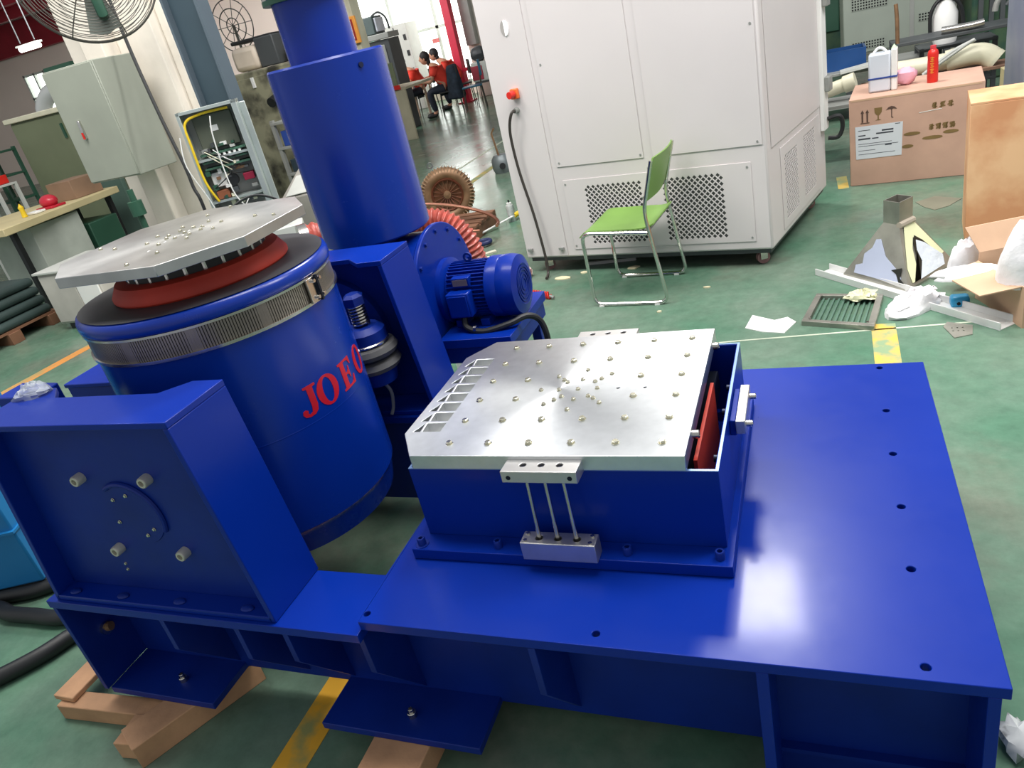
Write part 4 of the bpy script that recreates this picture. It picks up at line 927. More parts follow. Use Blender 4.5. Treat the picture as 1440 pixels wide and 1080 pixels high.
MB().lathe([(.0001, .52), (.09, .52), (.10, .56), (.10, .76), (.06, .86), (.03, .90), (.0001, .92)], (1.92, 6.9, 0), n=20).build('body', WHITE, sk)
MB().tube([(1.80, 6.85, .60), (1.80, 6.85, .78), (1.86, 6.85, .88), (1.95, 6.85, .89), (2.03, 6.85, .80), (2.06, 6.85, .62)], .016, 8, smooth=5).build('hose', BLACK, sk)
MB().cyl((1.93, 6.9, .915), (1.93, 6.9, .95), .03, n=12).build('cap', DGREY, sk)
rack('canister_stand', 'dark stand beneath the white wrapped canister', 'stand', 1.7, 2.3, 6.7, 7.1, .52, DGREY, [.52, .2])
bp_ = thing('blue_grey_cabinet', 'tall blue grey metal cabinet at the top right corner behind the crate', 'cabinet', (2.4, 4.9, 0))
MB().box(2.07, 2.95, 4.62, 5.2, .0, 1.7).build('body', mat('blue_grey_sheet', (126, 136, 160), .45, col2=(150, 158, 172), nscale=2), bp_, bevel=.006)
MB().box(2.10, 2.92, 4.612, 4.62, .06, 1.64).build('door', MATS['blue_grey_sheet'], bp_, bevel=.004)
def tubes(n, pts, r, m, label): return pipe(n, pts, r, m, label, 'hose')
tubes('blue_air_hose', [(1.98, 6.6, 1.22), (2.1, 6.55, 1.08), (2.24, 6.5, 1.0), (2.38, 6.45, .92), (2.45, 6.4, .76), (2.5, 6.4, .60)], .018, mat('bright_blue_hose', (40, 130, 190), .4), 'bright blue air hose hanging at the upper right beside the blue grey cabinet')
tubes('grey_hose', [(2.5, 6.35, 1.16), (2.33, 6.35, 1.0), (2.22, 6.35, .84), (2.2, 6.35, .76)], .022, MGREY, 'grey pipe slanting down beside the blue air hose')
tubes('dark_hose', [(2.52, 6.25, 1.10), (2.36, 6.25, .94), (2.26, 6.25, .80)], .016, DGREY, 'dark hose slanting parallel to the grey pipe at the upper right')
mc = thing('green_machine', 'dark green machine in the shade at the upper right background', 'machine', (2.6, 8.2, 0))
MB().box(2.25, 3.4, 7.7, 8.6, 0, 1.5).build('body', mat('dark_green_body', (38, 70, 58), .5, col2=(60, 84, 60), nscale=6), mc, bevel=.02)
for i in range(5): MB().box(2.3+i*.09, 2.34+i*.09, 7.66, 7.7, .5, 1.2).build('rib', DGREY, mc)
MB().cyl((2.55, 7.66, .95), (2.55, 7.6, .95), .10, n=20).build('hub', GREEN, mc)
bc = thing('blue_parts_bin', 'blue plastic parts bin on a low table behind the chamber right side', 'bin', (1.05, 7.0, .45))
MB().plate([(.93, 6.85), (1.28, 6.85), (1.28, 7.15), (.93, 7.15)], [[(.95, 6.87), (1.26, 6.87), (1.26, 7.13), (.95, 7.13)]], .46, .62).build('walls', mat('deep_blue_bin', (22, 66, 120), .4), bc)
MB().box(.93, 1.28, 6.85, 7.15, .45, .46).build('bottom', MATS['deep_blue_bin'], bc)
rack('parts_table', 'low grey table with odds and ends behind the jug', 'table', .85, 1.75, 6.7, 7.25, .45, MGREY, [.45, .15])
single(MB().hexa([(1.05, 6.6, .45), (1.5, 6.5, .50), (1.5, 6.65, .50), (1.05, 6.75, .45), (1.05, 6.6, .47), (1.5, 6.5, .53), (1.5, 6.65, .53), (1.05, 6.75, .47)]), 'steel_bar', LGREY, 'flat pale metal bar across the low table behind the jug', 'bar')
dm = thing('dark_machine', 'dark green machine half hidden behind the upper right edge of the chamber', 'machine', (1.1, 10.5, 0))
MB().box(.2, 1.25, 10.0, 11.0, 0, 1.5).build('body', MATS['dark_green_body'], dm, bevel=.02)
MB().box(.3, 1.15, 9.96, 10.0, .5, 1.2).build('door', GREEN, dm, bevel=.01)

# ---------------------------------------------------------------- BEHIND THE BLOWER
dh = thing('duct_hose', 'ribbed red flexible duct hose curling down behind the blue blower', 'hose', (-1.0, 1.95, 0))
hp_ = [(-1.45, 1.62, .87), (-1.28, 1.75, .85), (-1.08, 1.92, .80), (-.96, 1.98, .775), (-.88, 2.0, .735), (-.825, 2.01, .65), (-.81, 2.02, .55), (-.82, 2.05, .40), (-.86, 2.1, .22), (-.95, 2.15, .085)]
MB().tube(hp_, .07, 24, smooth=30, rfun=lambda t: .066+.006*sin(t*2*pi*40)).build('ribbed_wall', HOSE, dh)
MB().cyl((-1.47, 1.60, .87), (-1.44, 1.63, .87), .072, n=24).build('clamp', STEEL, dh)
rb = thing('ring_blower', 'round brown finned ring blower standing on the floor behind the duct hose', 'blower', (-2.33, 4.95, 0))
RC = Vector((-2.33, 4.95, .265)); AX = Vector((.35, -.93, .05)).normalized()
Q = AX.to_track_quat('Z', 'Y').to_matrix().to_4x4(); MRg = Matrix.Translation(RC) @ Q
pr = [(.19+.055*cos(t), .055*sin(t)) for t in [2*pi*i/12 for i in range(13)]]
MB().lathe(pr, RC, AX, n=48, caps=False).build('ring_housing', COPPER, rb)
for k in range(48):
    a = 2*pi*k/48; Mk = MRg @ Matrix.Rotation(a, 4, 'Z')
    MB().box(.20, .252, -.0035, .0035, -.05, .05, Mk).build('fin', mat('pale_copper_fin', (182, 152, 122), .5, .3), rb)
MB().lathe([(.13, .03), (.14, .045), (.15, .03)], RC, AX, n=40, caps=False).build('inner_rim', COPPERP, rb)
for k in range(18):
    a = 2*pi*k/18; Mk = MRg @ Matrix.Rotation(a, 4, 'Z')
    MB().hexa([Mk @ Vector(p) for p in [(.03, -.003, 0), (.135, -.012, 0), (.135, -.008, 0), (.03, .003, 0), (.03, -.003, .02), (.135, -.012, .035), (.135, -.008, .035), (.03, .003, .02)]]).build('blade', COPPERP, rb)
MB().lathe([(.0001, -.02), (.14, -.02), (.14, -.01), (.04, -.01), (.035, .04), (.0001, .045)], RC, AX, n=32).build('hub', COPPER, rb)
MB().box(-2.5, -2.16, 4.86, 5.06, 0, .03).build('foot', COPPER, rb, bevel=.004)
MB().lathe([(.018, -.005), (.03, -.005), (.03, .005), (.018, .005), (.018, -.005)], RC+Vector((-.13, .05, .27)), AX, n=16, caps=False).build('lifting_eye', STEEL, rb)
MB().lathe([(.0001, -.2), (.15, -.2), (.17, -.05), (.17, 0)], RC, AX, n=28).build('motor_back', COPPER, rb)
single(MB().tube([(-1.99+.42*cos(t), 4.15+.30*sin(t), .252-.12*cos(t)) for t in [2*pi*i/40 for i in range(37)]], .014, 10), 'copper_pipe', COPPERP, 'thin bent copper coloured pipe loop above the duct hose', 'pipe')
wt = thing('wooden_tray', 'small broken brown wooden pallet on the floor by the spray can', 'pallet', (-1.9, 4.45, 0))
WB = mat('dark_stained_wood', (120, 84, 62), .7, var=.2)
for k in range(4): MB().box(-2.2, -1.80, 4.25+k*.13, 4.33+k*.13, .10, .125).build('slat', WB, wt, bevel=.003)
for x in (-2.16, -2.0, -1.84): MB().box(x-.03, x+.03, 4.24, 4.74, 0, .10).build('bearer', WB, wt, bevel=.003)
sp = thing('spray_can', 'white and grey spray can standing on the floor beside the wooden pallet', 'spray can', (-1.66, 4.72, 0))
MB().lathe([(.0001, 0), (.034, 0), (.034, .13), (.030, .145), (.0001, .148)], (-1.66, 4.72, 0), n=20).build('can', mat('grey_can_print', (150, 160, 158), .35, .4, col2=(226, 230, 228), nscale=9), sp)
MB().lathe([(.0001, .145), (.022, .147), (.022, .165), (.0001, .168)], (-1.66, 4.72, 0), n=16).build('shoulder', WHITE, sp)
MB().cyl((-1.66, 4.72, .165), (-1.66, 4.72, .19), .007, n=10).build('nozzle', BLACK, sp)
pl_ = thing('measuring_rod', 'thin white rod with yellow end lying on the floor left of the chamber', 'rod', (-1.75, 4.5, 0))
MB().cyl((-1.90, 4.22, .012), (-1.62, 4.74, .05), .009, n=8).build('rod', WHITE, pl_)
MB().cyl((-1.635, 4.715, .048), (-1.60, 4.78, .053), .022, n=10).build('yellow_end', YEL, pl_)
MB().cyl((-1.60, 4.78, .053), (-1.58, 4.82, .055), .014, n=10).build('tip', DGREY, pl_)
single(MB().lathe([(.05+.018*cos(t), .03+.018*sin(t)) for t in [2*pi*i/10 for i in range(11)]], (-1.68, 4.08, 0), n=24, caps=False), 'cable_coil', mat('navy_cable', (34, 44, 92), .5), 'small coil of dark blue cable on the floor below the spray can', 'cable')
single(MB().box(0, .20, 0, .05, 0, .012, Matrix.Translation(Vector((-1.66, 3.75, 0))) @ Matrix.Rotation(.6, 4, 'Z')).box(.02, .14, -.08, -.03, 0, .01, Matrix.Translation(Vector((-1.66, 3.75, 0))) @ Matrix.Rotation(.3, 4, 'Z')), 'wood_offcuts', mat('pale_offcut', (206, 204, 184), .8), 'pale offcuts on the floor behind the electric motor', 'offcut')
vc = thing('small_pump', 'small grey pump on the floor peeking out beside the chamber left edge', 'pump', (-2.55, 6.95, 0))
MB().lathe([(.0001, 0), (.10, 0), (.12, .05), (.115, .15), (.08, .2), (.0001, .21)], (-2.55, 6.95, .0), n=20).build('body', mat('pump_grey', (112, 120, 122), .4, .3), vc)
MB().cyl((-2.50, 6.83, .09), (-2.49, 6.80, .09), .035, n=14).build('cap', BLACK, vc)
MB().tube([(-2.55, 6.9, .2), (-2.58, 6.9, .45), (-2.54, 6.9, .5)], .012, 8).build('handle', COPPER, vc)
cl_ = thing('coiled_air_hose', 'short red coiled air hose lying on the floor right of the motor', 'hose', (-.81, 2.82, 0))
MB().tube([(-.93+.20*t/(2*pi*11), 2.87-.09*t/(2*pi*11)+.020*cos(t), .024+.020*sin(t)) for t in [2*pi*i/10 for i in range(111)]], .0055, 6).build('coil', REDS, cl_)
MB().cyl((-.73, 2.78, .02), (-.70, 2.765, .015), .009, n=8).build('fitting', MGREY, cl_)

# ---------------------------------------------------------------- LEFT BACKGROUND
hc = thing('steel_column', 'slate grey steel H column rising behind the round shaker', 'column', (-3.05, 3.3, 0))
MB().box(-2.94, -2.92, 3.25, 3.37, 0, 5).build('flange', COLG, hc); MB().box(-3.21, -3.19, 3.25, 3.37, 0, 5).build('flange', COLG, hc)
MB().box(-3.19, -2.94, 3.30, 3.315, 0, 5).build('column_web', COLD, hc)
MB().box(-3.3, -2.82, 3.15, 3.47, 0, .02).build('base_plate', COLG, hc)
pr_ = thing('whitewashed_pier', 'broad whitewashed masonry pier behind the slate steel column', 'pier', (-4.2, 4.3, 0))
MB().box(-4.95, -4.0, 3.95, 4.4, 0, 5).build('pier', PIER, pr_, bevel=.01)
MB().box(-4.62, -4.40, 3.78, 3.95, 0, 5).build('pilaster', PIER, pr_, bevel=.01)
MB().box(-4.0, -3.92, 4.05, 4.33, 0, 5).build('pilaster', PIER, pr_, bevel=.01)
ec = thing('electrical_cabinet', 'grey green wall cabinet with chrome latch hanging on the white pier', 'cabinet', (-4.3, 3.5, 1.15))
MB().box(-4.66, -4.12, 3.36, 3.78, 1.12, 1.98).build('cabinet_body', CABG, ec, bevel=.006)
MB().box(-4.655, -4.125, 3.345, 3.36, 1.13, 1.97).build('door', CABG, ec, bevel=.004)
dl = MB().box(-4.50, -4.475, 3.325, 3.345, 1.46, 1.60).build('latch', CHROME, ec, bevel=.003)
MB().box(-4.495, -4.48, 3.318, 3.326, 1.46, 1.51).build('latch_lock', REDS, dl)
MB().tube([(-4.05, 3.70, 2.9), (-3.98, 3.62, 2.1), (-3.84, 3.50, 1.55), (-3.70, 3.40, 1.12), (-3.66, 3.36, .95), (-3.62, 3.34, .82), (-3.6, 3.3, .4), (-3.6, 3.3, .02)], .013, 8, smooth=6).build('conduit', BLACK, ec)
# industrial fan on a green post
fn = thing('pedestal_fan', 'large round wire cage industrial fan seen from behind at the top left', 'fan', (-3.0, 2.5, 0))
FC = Vector((-2.86, 2.36, 2.31)); FA = Vector((.62, -.55, .16)).normalized()
QF = Matrix.Translation(FC) @ FA.to_track_quat('Z', 'Y').to_matrix().to_4x4()
RF = .365
def cage(z): return [QF @ Vector((p)) for p in z]
for k in range(22):
    r = .07+k*(RF-.07)/21; z = .10*math.sqrt(max(0, 1-(r/RF)**2.2))
    MB().tube([QF @ Vector((r*cos(a), r*sin(a), z)) for a in [2*pi*i/56 for i in range(56)]], .0022, 5, closed=True).build('cage_ring', FANM, fn)
    if k % 2 == 0: MB().tube([QF @ Vector((r*cos(a), r*sin(a), -z*.9)) for a in [2*pi*i/40 for i in range(40)]], .0022, 5, closed=True).build('cage_ring', FANM, fn)
MB().tube([QF @ Vector((RF*cos(a), RF*sin(a), 0)) for a in [2*pi*i/64 for i in range(64)]], .006, 8, closed=True).build('cage_rim', FANM, fn)
for k in range(8):
    a = 2*pi*k/8+.25; MB().tube([QF @ Vector((r*cos(a), r*sin(a), .102*math.sqrt(max(0, 1-(r/RF)**2.2)))) for r in [.05, .15, .25, .33, RF]], .0035, 5).build('cage_spoke', FANM, fn)
for k in range(3):
    a = 2*pi*k/3+.5; Mk = QF @ Matrix.Rotation(a, 4, 'Z') @ Matrix.Rotation(R(22), 4, 'X')
    MB().prism([(.05, -.03), (.30, -.09), (.33, .0), (.30, .09), (.06, .04)], -.002, .002, M=Mk).build('blade', mat('fan_blade_grey', (128, 134, 126), .5), fn)
MB().lathe([(.0001, .02), (.05, .02), (.075, .05), (.08, .17), (.06, .20), (.0001, .205)], FC, FA, n=20).build('motor', GREEN, fn)
MB().tube([FC+FA*.12, FC+FA*.11+Vector((-.02, .03, -.25)), Vector((-3.4, 2.9, 2.75)), Vector((-4.45, 3.76, 2.9))], .028, 10, smooth=4).build('arm', GREEN, fn)
gs = thing('green_stand', 'slim dark green post with clamp and round foot below the grey green wall cabinet', 'stand', (-3.62, 2.73, 0))
MB().cyl((-3.62, 2.73, 0.05), (-3.63, 2.74, 1.10), .022, n=10).build('post', GREEN, gs)
MB().cyl((-3.62, 2.73, .92), (-3.62, 2.73, 1.02), .05, n=12).build('clamp', GREEN, gs)
MB().lathe([(.0001, 0), (.24, 0), (.24, .03), (.06, .06), (.0001, .06)], (-3.62, 2.73, 0), n=28).build('base', GREEN, gs)
# open electronics cabinet
pcb = thing('control_cabinet', 'open control cabinet full of circuit boards and wires leaning by the steel column', 'electronics cabinet', (-2.2, 2.25, 0))
MK = basis((-2.33, 2.045, 0), (.83, .55, 0), (0, 0, 1))
Wp = .325
MB().box(0, Wp, .80, 1.52, -.14, -.13, MK).build('back_panel', LGREY, pcb)
MB().box(0, .018, .80, 1.52, -.13, .0, MK).build('side_panel', mat('silver_sheet', (196, 206, 202), .35, .6), pcb, bevel=.002)
MB().box(Wp-.03, Wp, .80, 1.52, -.13, .0, MK).build('side_panel', MATS['silver_sheet'], pcb, bevel=.002)
MB().box(Wp, Wp+.035, .80, 1.50, -.12, -.10, MK).build('open_door', MATS['silver_sheet'], pcb, bevel=.003)
for z in (.80, 1.505): MB().box(0, Wp, z, z+.015, -.13, 0, MK).build('end_panel', MATS['silver_sheet'], pcb)
for z in (1.25, 1.02): MB().box(.018, Wp-.03, z, z+.012, -.12, -.01, MK).build('shelf', MATS['silver_sheet'], pcb)
MB().box(.06, .27, 1.30, 1.48, -.125, -.07, MK).build('drive_unit', mat('olive_drive_unit', (92, 98, 84), .5), pcb, bevel=.004)
MB().box(.14, .18, 1.39, 1.42, -.07, -.068, MK).build('white_tag', WHITE, pcb)
for z in (1.275, 1.235, 1.20): MB().box(.04, .29, z, z+.01, -.12, -.02, MK).build('circuit_board', PCBG, pcb)
for k in range(5): MB().cyl(MK @ Vector((.14+.028*k, 1.262, -.03)), MK @ Vector((.14+.028*k, 1.285, -.03)), .009, n=8).build('capacitor', WHITE, pcb)
rp = random.Random(4)
for k in range(34):
    u_ = rp.uniform(.03, .26); z_ = rp.choice([1.035, 1.06, 1.09, 1.14, 1.17, 1.205, 1.29, 1.31, .83, .86, .99]); w_ = rp.uniform(.012, .035); h_ = rp.uniform(.010, .028)
    MB().box(u_, u_+w_, z_, z_+h_, -.07, -.045+rp.uniform(0, .03), MK).build('component', rp.choice([WHITE, PCBG, BLACK, MGREY, DGREY, COPPER, PVC, LGREY, GREEN]), pcb)
for k in range(7):
    a_ = rp.uniform(.03, .25); b_ = rp.uniform(.03, .27); z_ = rp.uniform(1.0, 1.35)
    MB().tube([MK @ Vector(p) for p in [(a_, z_, -.03), ((a_+b_)/2, z_-.05, .0), (b_, z_-rp.uniform(.05, .16), -.03)]], .0028, 6, smooth=5).build('loose_wire', rp.choice([WHITE, YEL, BLACK, PVC]), pcb)
MB().box(.05, .14, 1.10, 1.18, -.12, -.05, MK).build('power_module', WHITE, pcb, bevel=.003)
MB().cyl(MK @ Vector((.16, 1.12, -.08)), MK @ Vector((.16, 1.12, -.02)), .032, n=14).build('choke', BLACK, pcb)
MB().box(.22, .28, 1.10, 1.14, -.10, -.04, MK).build('relay', mat('crimson_relay', (150, 30, 60), .5), pcb, bevel=.003)
MB().box(.05, .12, 1.035, 1.08, -.11, -.03, MK).build('transformer', mat('rust_transformer', (150, 90, 60), .6), pcb, bevel=.003)
for k in range(3): MB().cyl(MK @ Vector((.03+.08*k, .93-.01*k, -.06)), MK @ Vector((.11+.08*k, .95-.01*k, -.06)), .032, n=16).build('capacitor', mat('dark_green_capacitor', (52, 84, 82), .35), pcb)
MB().cyl(MK @ Vector((.21, .90, -.03)), MK @ Vector((.21, .90, -.01)), .016, n=12).build('button', mat('orange_button', (220, 110, 70), .4), pcb)
MB().tube([MK @ Vector(p) for p in [(.27, 1.49, -.03), (.12, 1.49, -.02), (.03, 1.46, -.01), (.02, 1.35, 0), (.02, 1.15, 0), (.05, 1.03, -.01)]], .007, 8, smooth=6).build('wire_bundle', YEL, pcb)
MB().tube([MK @ Vector(p) for p in [(.17, 1.47, 0), (.15, 1.38, .01), (.14, 1.2, .01), (.15, 1.05, .02), (.19, .95, .02), (.19, .85, .01)]], .0035, 6, smooth=6).build('white_wire', WHITE, pcb)
MB().tube([MK @ Vector(p) for p in [(-.02, 1.40, .0), (-.04, 1.25, .02), (.01, 1.05, .02), (.03, .9, .01)]], .003, 6, smooth=5).build('white_wire', WHITE, pcb)
MB().tube([MK @ Vector(p) for p in [(-.06, .78, .03), (.02, .92, .04), (.14, 1.0, .05), (.25, 1.02, .05), (.35, .97, .03), (.42, .86, 0)]], .0075, 8, smooth=6).build('loop_cable', BLACK, pcb)
for z in (.75,): MB().box(-.05, Wp+.12, .0, .80, -.16, .02, MK).build('stand', LGREY, pcb, bevel=.005)
# grey sloping equipment next to it
ge = thing('instrument_case', 'grey sloping instrument case behind the tank and beside the steel column', 'instrument', (-3.2, 4.0, 0))
MB().hexa([(-3.1, 3.6, 0), (-2.5, 3.75, 0), (-2.6, 4.3, 0), (-3.2, 4.2, 0), (-3.1, 3.6, .70), (-2.5, 3.75, .72), (-2.6, 4.3, .92), (-3.2, 4.2, .90)]).build('case', mat('warm_grey_case', (150, 146, 138), .6), ge, bevel=.01)
MB().hexa([(-3.05, 3.62, .715), (-2.6, 3.73, .735), (-2.65, 4.0, .83), (-3.1, 3.9, .81), (-3.05, 3.62, .72), (-2.6, 3.73, .74), (-2.65, 4.0, .84), (-3.1, 3.9, .82)]).build('cover', LGREY, ge)
# shelves with dirty machine
rk = rack('parts_rack', 'crowded grey rack of parts between the steel column and the tank', 'rack', -3.95, -3.2, 4.9, 5.5, 1.2, MGREY, [.70, .95, 1.18, .4])
for i, (x0, x1, z0, h, m) in enumerate([(-3.9, -3.55, .70, .12, mat('dark_teal_box', (40, 56, 66), .5)), (-3.5, -3.25, .70, .16, WHITE), (-3.9, -3.5, .95, .14, BLUECAN), (-3.45, -3.25, .95, .1, LGREY), (-3.9, -3.45, .40, .2, mat('brown_parts_box', (120, 100, 86), .8)), (-3.4, -3.22, .4, .14, DGREY)]):
    single(MB().box(x0, x1, 4.95, 5.3, z0, z0+h), 'parts_box', m, ['dark teal box on the middle rack shelf', 'white box on the middle rack shelf', 'blue box on the upper rack shelf', 'pale grey box on the upper rack shelf', 'brown box on the lowest rack shelf', 'dark grey box on the lowest rack shelf'][i]+' beside the steel column', 'box', 'boxes on the crowded rack', bevel=.006)
dmn = thing('dirty_machine', 'dirty olive cabinet machine with black smudges behind the steel column', 'machine', (-4.3, 5.6, 0))
MB().box(-4.9, -3.75, 5.6, 6.3, 0, 1.66).build('body', DIRTY, dmn, bevel=.02)
MB().box(-4.88, -3.77, 5.58, 5.6, .3, 1.60).build('front_panel', DIRTY, dmn, bevel=.004)
MB().cyl((-4.3, 5.58, 1.35), (-4.3, 5.5, 1.33), .05, n=14).build('black_knob', BLACK, dmn)
MB().box(-4.50, -4.47, 5.56, 5.58, 1.50, 1.60).build('handle', WHITE, dmn)
MB().tube([(-4.15, 5.55, 1.3), (-3.95, 5.5, .9), (-3.85, 5.5, .4)], .02, 8, smooth=5).build('hose', BLACK, dmn)
im = thing('beige_instrument', 'beige rounded instrument with dark grey side on top of the dirty machine', 'instrument', (-4.65, 6.0, 1.66))
MB().box(-4.85, -4.52, 5.82, 6.1, 1.665, 1.90).build('front_body', mat('beige_plastic', (222, 208, 190), .5), im, bevel=.05)
MB().box(-4.52, -4.28, 5.84, 6.1, 1.665, 1.95).build('side_body', DGREY, im, bevel=.012)
MB().box(-4.82, -4.3, 5.85, 6.1, 1.93, 1.965).build('top_cover', BLACK, im, bevel=.01)
single(MB().box(-4.22, -3.95, 5.9, 6.1, 1.662, 1.78).box(-4.18, -4.1, 5.9, 6.0, 1.78, 1.83), 'small_instrument', mat('khaki_plastic', (160, 158, 132), .5), 'small khaki instrument at the right end on top of the dirty machine', 'instrument', bevel=.01)
wh = thing('wire_wheel', 'thin spoked wire fan cage standing high behind the steel column', 'fan', (-6.9, 8.5, 1.8))
for r in (.10, .22, .34): MB().tube([(-6.75+r*cos(a), 8.5, 2.3+r*sin(a)) for a in [2*pi*i/36 for i in range(36)]], .008, 5, closed=True).build('cage_ring', FANM, wh)
for k in range(10): a = 2*pi*k/10; MB().tube([(-6.75, 8.5, 2.3), (-6.75+.34*cos(a), 8.5, 2.3+.34*sin(a))], .005, 5).build('spoke', FANM, wh)
MB().cyl((-6.75, 8.52, 0), (-6.75, 8.52, 2.3), .02, n=8).build('post', FANM, wh); MB().cyl((-6.75, 8.52, 0), (-6.75, 8.52, .03), .25, n=20).build('base', FANM, wh)
# green door frame, olive cabinet, bench
gcx = thing('green_partition', 'tall dark green partition behind the wall cabinet at left', 'partition', (-7.1, 5.6, 0))
MB().box(-7.05, -6.72, 5.5, 5.56, 0, 2.15).build('panel', mat('grey_green_partition', (84, 108, 98), .5), gcx, bevel=.01)
MB().box(-7.1, -6.68, 5.48, 5.58, 2.15, 2.19).build('cap', GREEN, gcx)
oc2 = thing('olive_cupboard', 'tall olive green steel cupboard behind the pale workbench', 'cupboard', (-8.1, 5.9, 0))
MB().box(-8.35, -7.35, 5.75, 6.3, 0, 1.74).build('body', OLIVE, oc2, bevel=.008)
MB().box(-8.34, -7.36, 5.735, 5.75, .05, 1.72).build('door', OLIVE, oc2, bevel=.004)
MB().box(-7.52, -7.49, 5.715, 5.735, 1.45, 1.62).build('door_handle', GREEN, oc2)
MB().box(-8.4, -7.3, 5.7, 6.35, 1.74, 1.80).build('top_board', PVC, oc2, bevel=.01)
for i, x in enumerate((-11.15, -10.0)):
    single(MB().tube([(x-.33, 8.9, 1.55), (x-.33, 8.9, 1.9), (x, 8.9, 2.12), (x+.33, 8.9, 2.05), (x+.33, 8.9, 1.55)], .13, 12, smooth=4).box(x-.42, x+.42, 8.75, 9.05, 0, 1.6), 'white_machine_housing', WHITE, ['left', 'right'][i]+' of two rounded white machine housings above the olive cupboard', 'machine', 'white housings above the olive cupboard')
bn = thing('workbench', 'pale wood topped workbench with black legs at the left edge', 'workbench', (-7.2, 4.9, 0))
bt = [(-6.27, 3.61), (-6.50, 5.20), (-8.10, 5.60), (-8.4, 3.8)]
MB().prism([(-6.25, 3.55), (-6.50, 5.22), (-7.3, 5.3), (-7.6, 3.6)], .79, .86).build('bench_top', BENCH, bn, bevel=.006)
for x, y in ((-6.36, 3.7), (-6.58, 5.1), (-7.2, 5.15), (-7.45, 3.75)): MB().box(x-.025, x+.025, y-.025, y+.025, 0, .79).build('leg', BLACK, bn)
MB().box(-7.1, -6.45, 3.95, 4.55, .08, .77).build('drawer_cabinet', mat('pale_grey_drawer_unit', (186, 192, 182), .5), bn, bevel=.006)
MB().box(-7.1, -6.5, 4.65, 5.05, .05, .60).build('under_box', GREEN, bn, bevel=.01)
single(MB().ell((-6.62, 4.42, .93), (.10, .085, .068), 18, 10).box(-6.74, -6.50, 4.33, 4.51, .862, .885), 'red_helmet', mat('crimson_helmet', (190, 36, 56), .35), 'round crimson safety helmet on the workbench', 'helmet', bevel=.004)
single(MB().box(-6.66, -6.52, 4.15, 4.27, .862, .885), 'white_tool', WHITE, 'small white tool left of the crimson helmet on the workbench', 'tool', bevel=.006)
single(MB().lathe([(.0001, .862), (.028, .862), (.022, .93), (.028, .96), (.0001, 1.0)], (-6.6, 4.08, 0), n=14), 'yellow_bottle', YEL, 'small yellow bottle on the workbench left of the crimson helmet', 'bottle')
single(MB().box(-6.95, -6.58, 4.72, 5.10, .862, 1.06), 'carton', mat('brown_bench_box', (140, 112, 90), .8), 'brown carton at the right end of the workbench top', 'box', bevel=.004)
single(MB().box(-7.6, -7.25, 4.35, 4.62, 0.86, .98), 'x2', REDS, 'x', 'x'); bpy.data.objects.remove(bpy.data.objects['x2'])
rkl = rack('glass_rack', 'dark rack with glass tubes at the far left edge behind the bench', 'rack', -8.9, -8.45, 5.35, 5.75, 1.5, GREEN, [.9, 1.2, 1.48])
single(MB().box(-8.6, -8.1, 5.0, 5.2, 1.13, 1.23), 'red_case', REDS, 'flat red case at the far left edge beside the olive cupboard', 'case', bevel=.01)
rack('case_stand', 'small grey stand under the flat red case at the far left', 'stand', -8.65, -8.05, 4.95, 5.25, 1.128, LGREY, [1.128])
pp = thing('plastic_pallet_stack', 'stack of dark green sacks on a reddish pallet at the left edge', 'pallet stack', (-6.1, 3.2, 0))
for k in range(3): MB().box(-6.65, -5.72, 2.35+k*.42, 2.47+k*.42, 0, .10).build('bearer', WB, pp, bevel=.003)
for k in range(6): MB().box(-6.6+k*.15, -6.49+k*.15, 2.33, 3.32, .10, .12).build('slat', WB, pp)
for k in range(4):
    MB().box(-6.62+.02*k, -5.74-.02*k, 2.36, 3.28, .12+k*.085, .20+k*.085).build('sack', mat('dark_green_sack', (50, 66, 64), .6, var=.2), pp, bevel=.035, seg=3)
wcb = thing('white_cupboard', 'low grey white cupboard on the floor behind the round shaker', 'cupboard', (-5.0, 3.1, 0))
MB().box(-5.38, -4.7, 3.03, 3.55, .06, .52).build('body', mat('warm_white_panel', (190, 186, 178), .6), wcb, bevel=.008)
MB().box(-5.36, -4.98, 3.015, 3.03, .08, .50).build('door', MATS['warm_white_panel'], wcb, bevel=.004)
MB().box(-4.97, -4.72, 3.015, 3.03, .08, .50).build('door', WHITE, wcb, bevel=.004)
MB().box(-5.35, -4.75, 3.08, 3.5, 0, .06).build('plinth', DGREY, wcb)
MB().box(-5.40, -4.66, 3.0, 3.6, .52, .54).build('worktop', LGREY, wcb, bevel=.004)
# blue cabinet at the left edge, hoses
lbx = thing('light_blue_cabinet', 'light blue metal cabinet cropped by the left edge of the picture', 'cabinet', (-2.35, .2, 0))
Lp = [(-2.02, .10), (-2.18, .42), (-2.75, .2), (-2.6, -.15)]
MB().prism(Lp, .06, .92).build('body', LBLUE, lbx, bevel=.008)
MB().prism([(-2.03, .11), (-2.17, .40), (-2.7, .2), (-2.58, -.12)], 0, .06).build('plinth', DGREY, lbx)
MB().prism([(-2.005, .09), (-2.17, .44), (-2.78, .21), (-2.62, -.17)], .30, .31).build('seam', LBLUE, lbx)
for k, (pts, lab) in enumerate([([(-2.6, -.2, .03), (-2.2, -.04, .03), (-2.05, -.05, .03), (-1.92, -.045, .03), (-1.75, -.03, .03), (-1.5, .1, .03)], 'upper thick black hose entering from the left edge to the base'),
                                ([(-2.2, -.75, .03), (-1.85, -.40, .03), (-1.70, -.22, .03), (-1.63, -.08, .03), (-1.5, .05, .03)], 'lower thick black hose curving up from the left edge to the base'),
                                ([(-2.35, -.03, .03), (-2.15, .04, .03), (-2.05, .08, .03), (-1.9, .2, .03), (-1.7, .32, .03)], 'black hose running along the foot of the light blue cabinet')]):
    single(MB().tube(pts, .029, 12, smooth=6), 'black_hose', BLACK, lab, 'hose', 'black hoses on the floor at left')
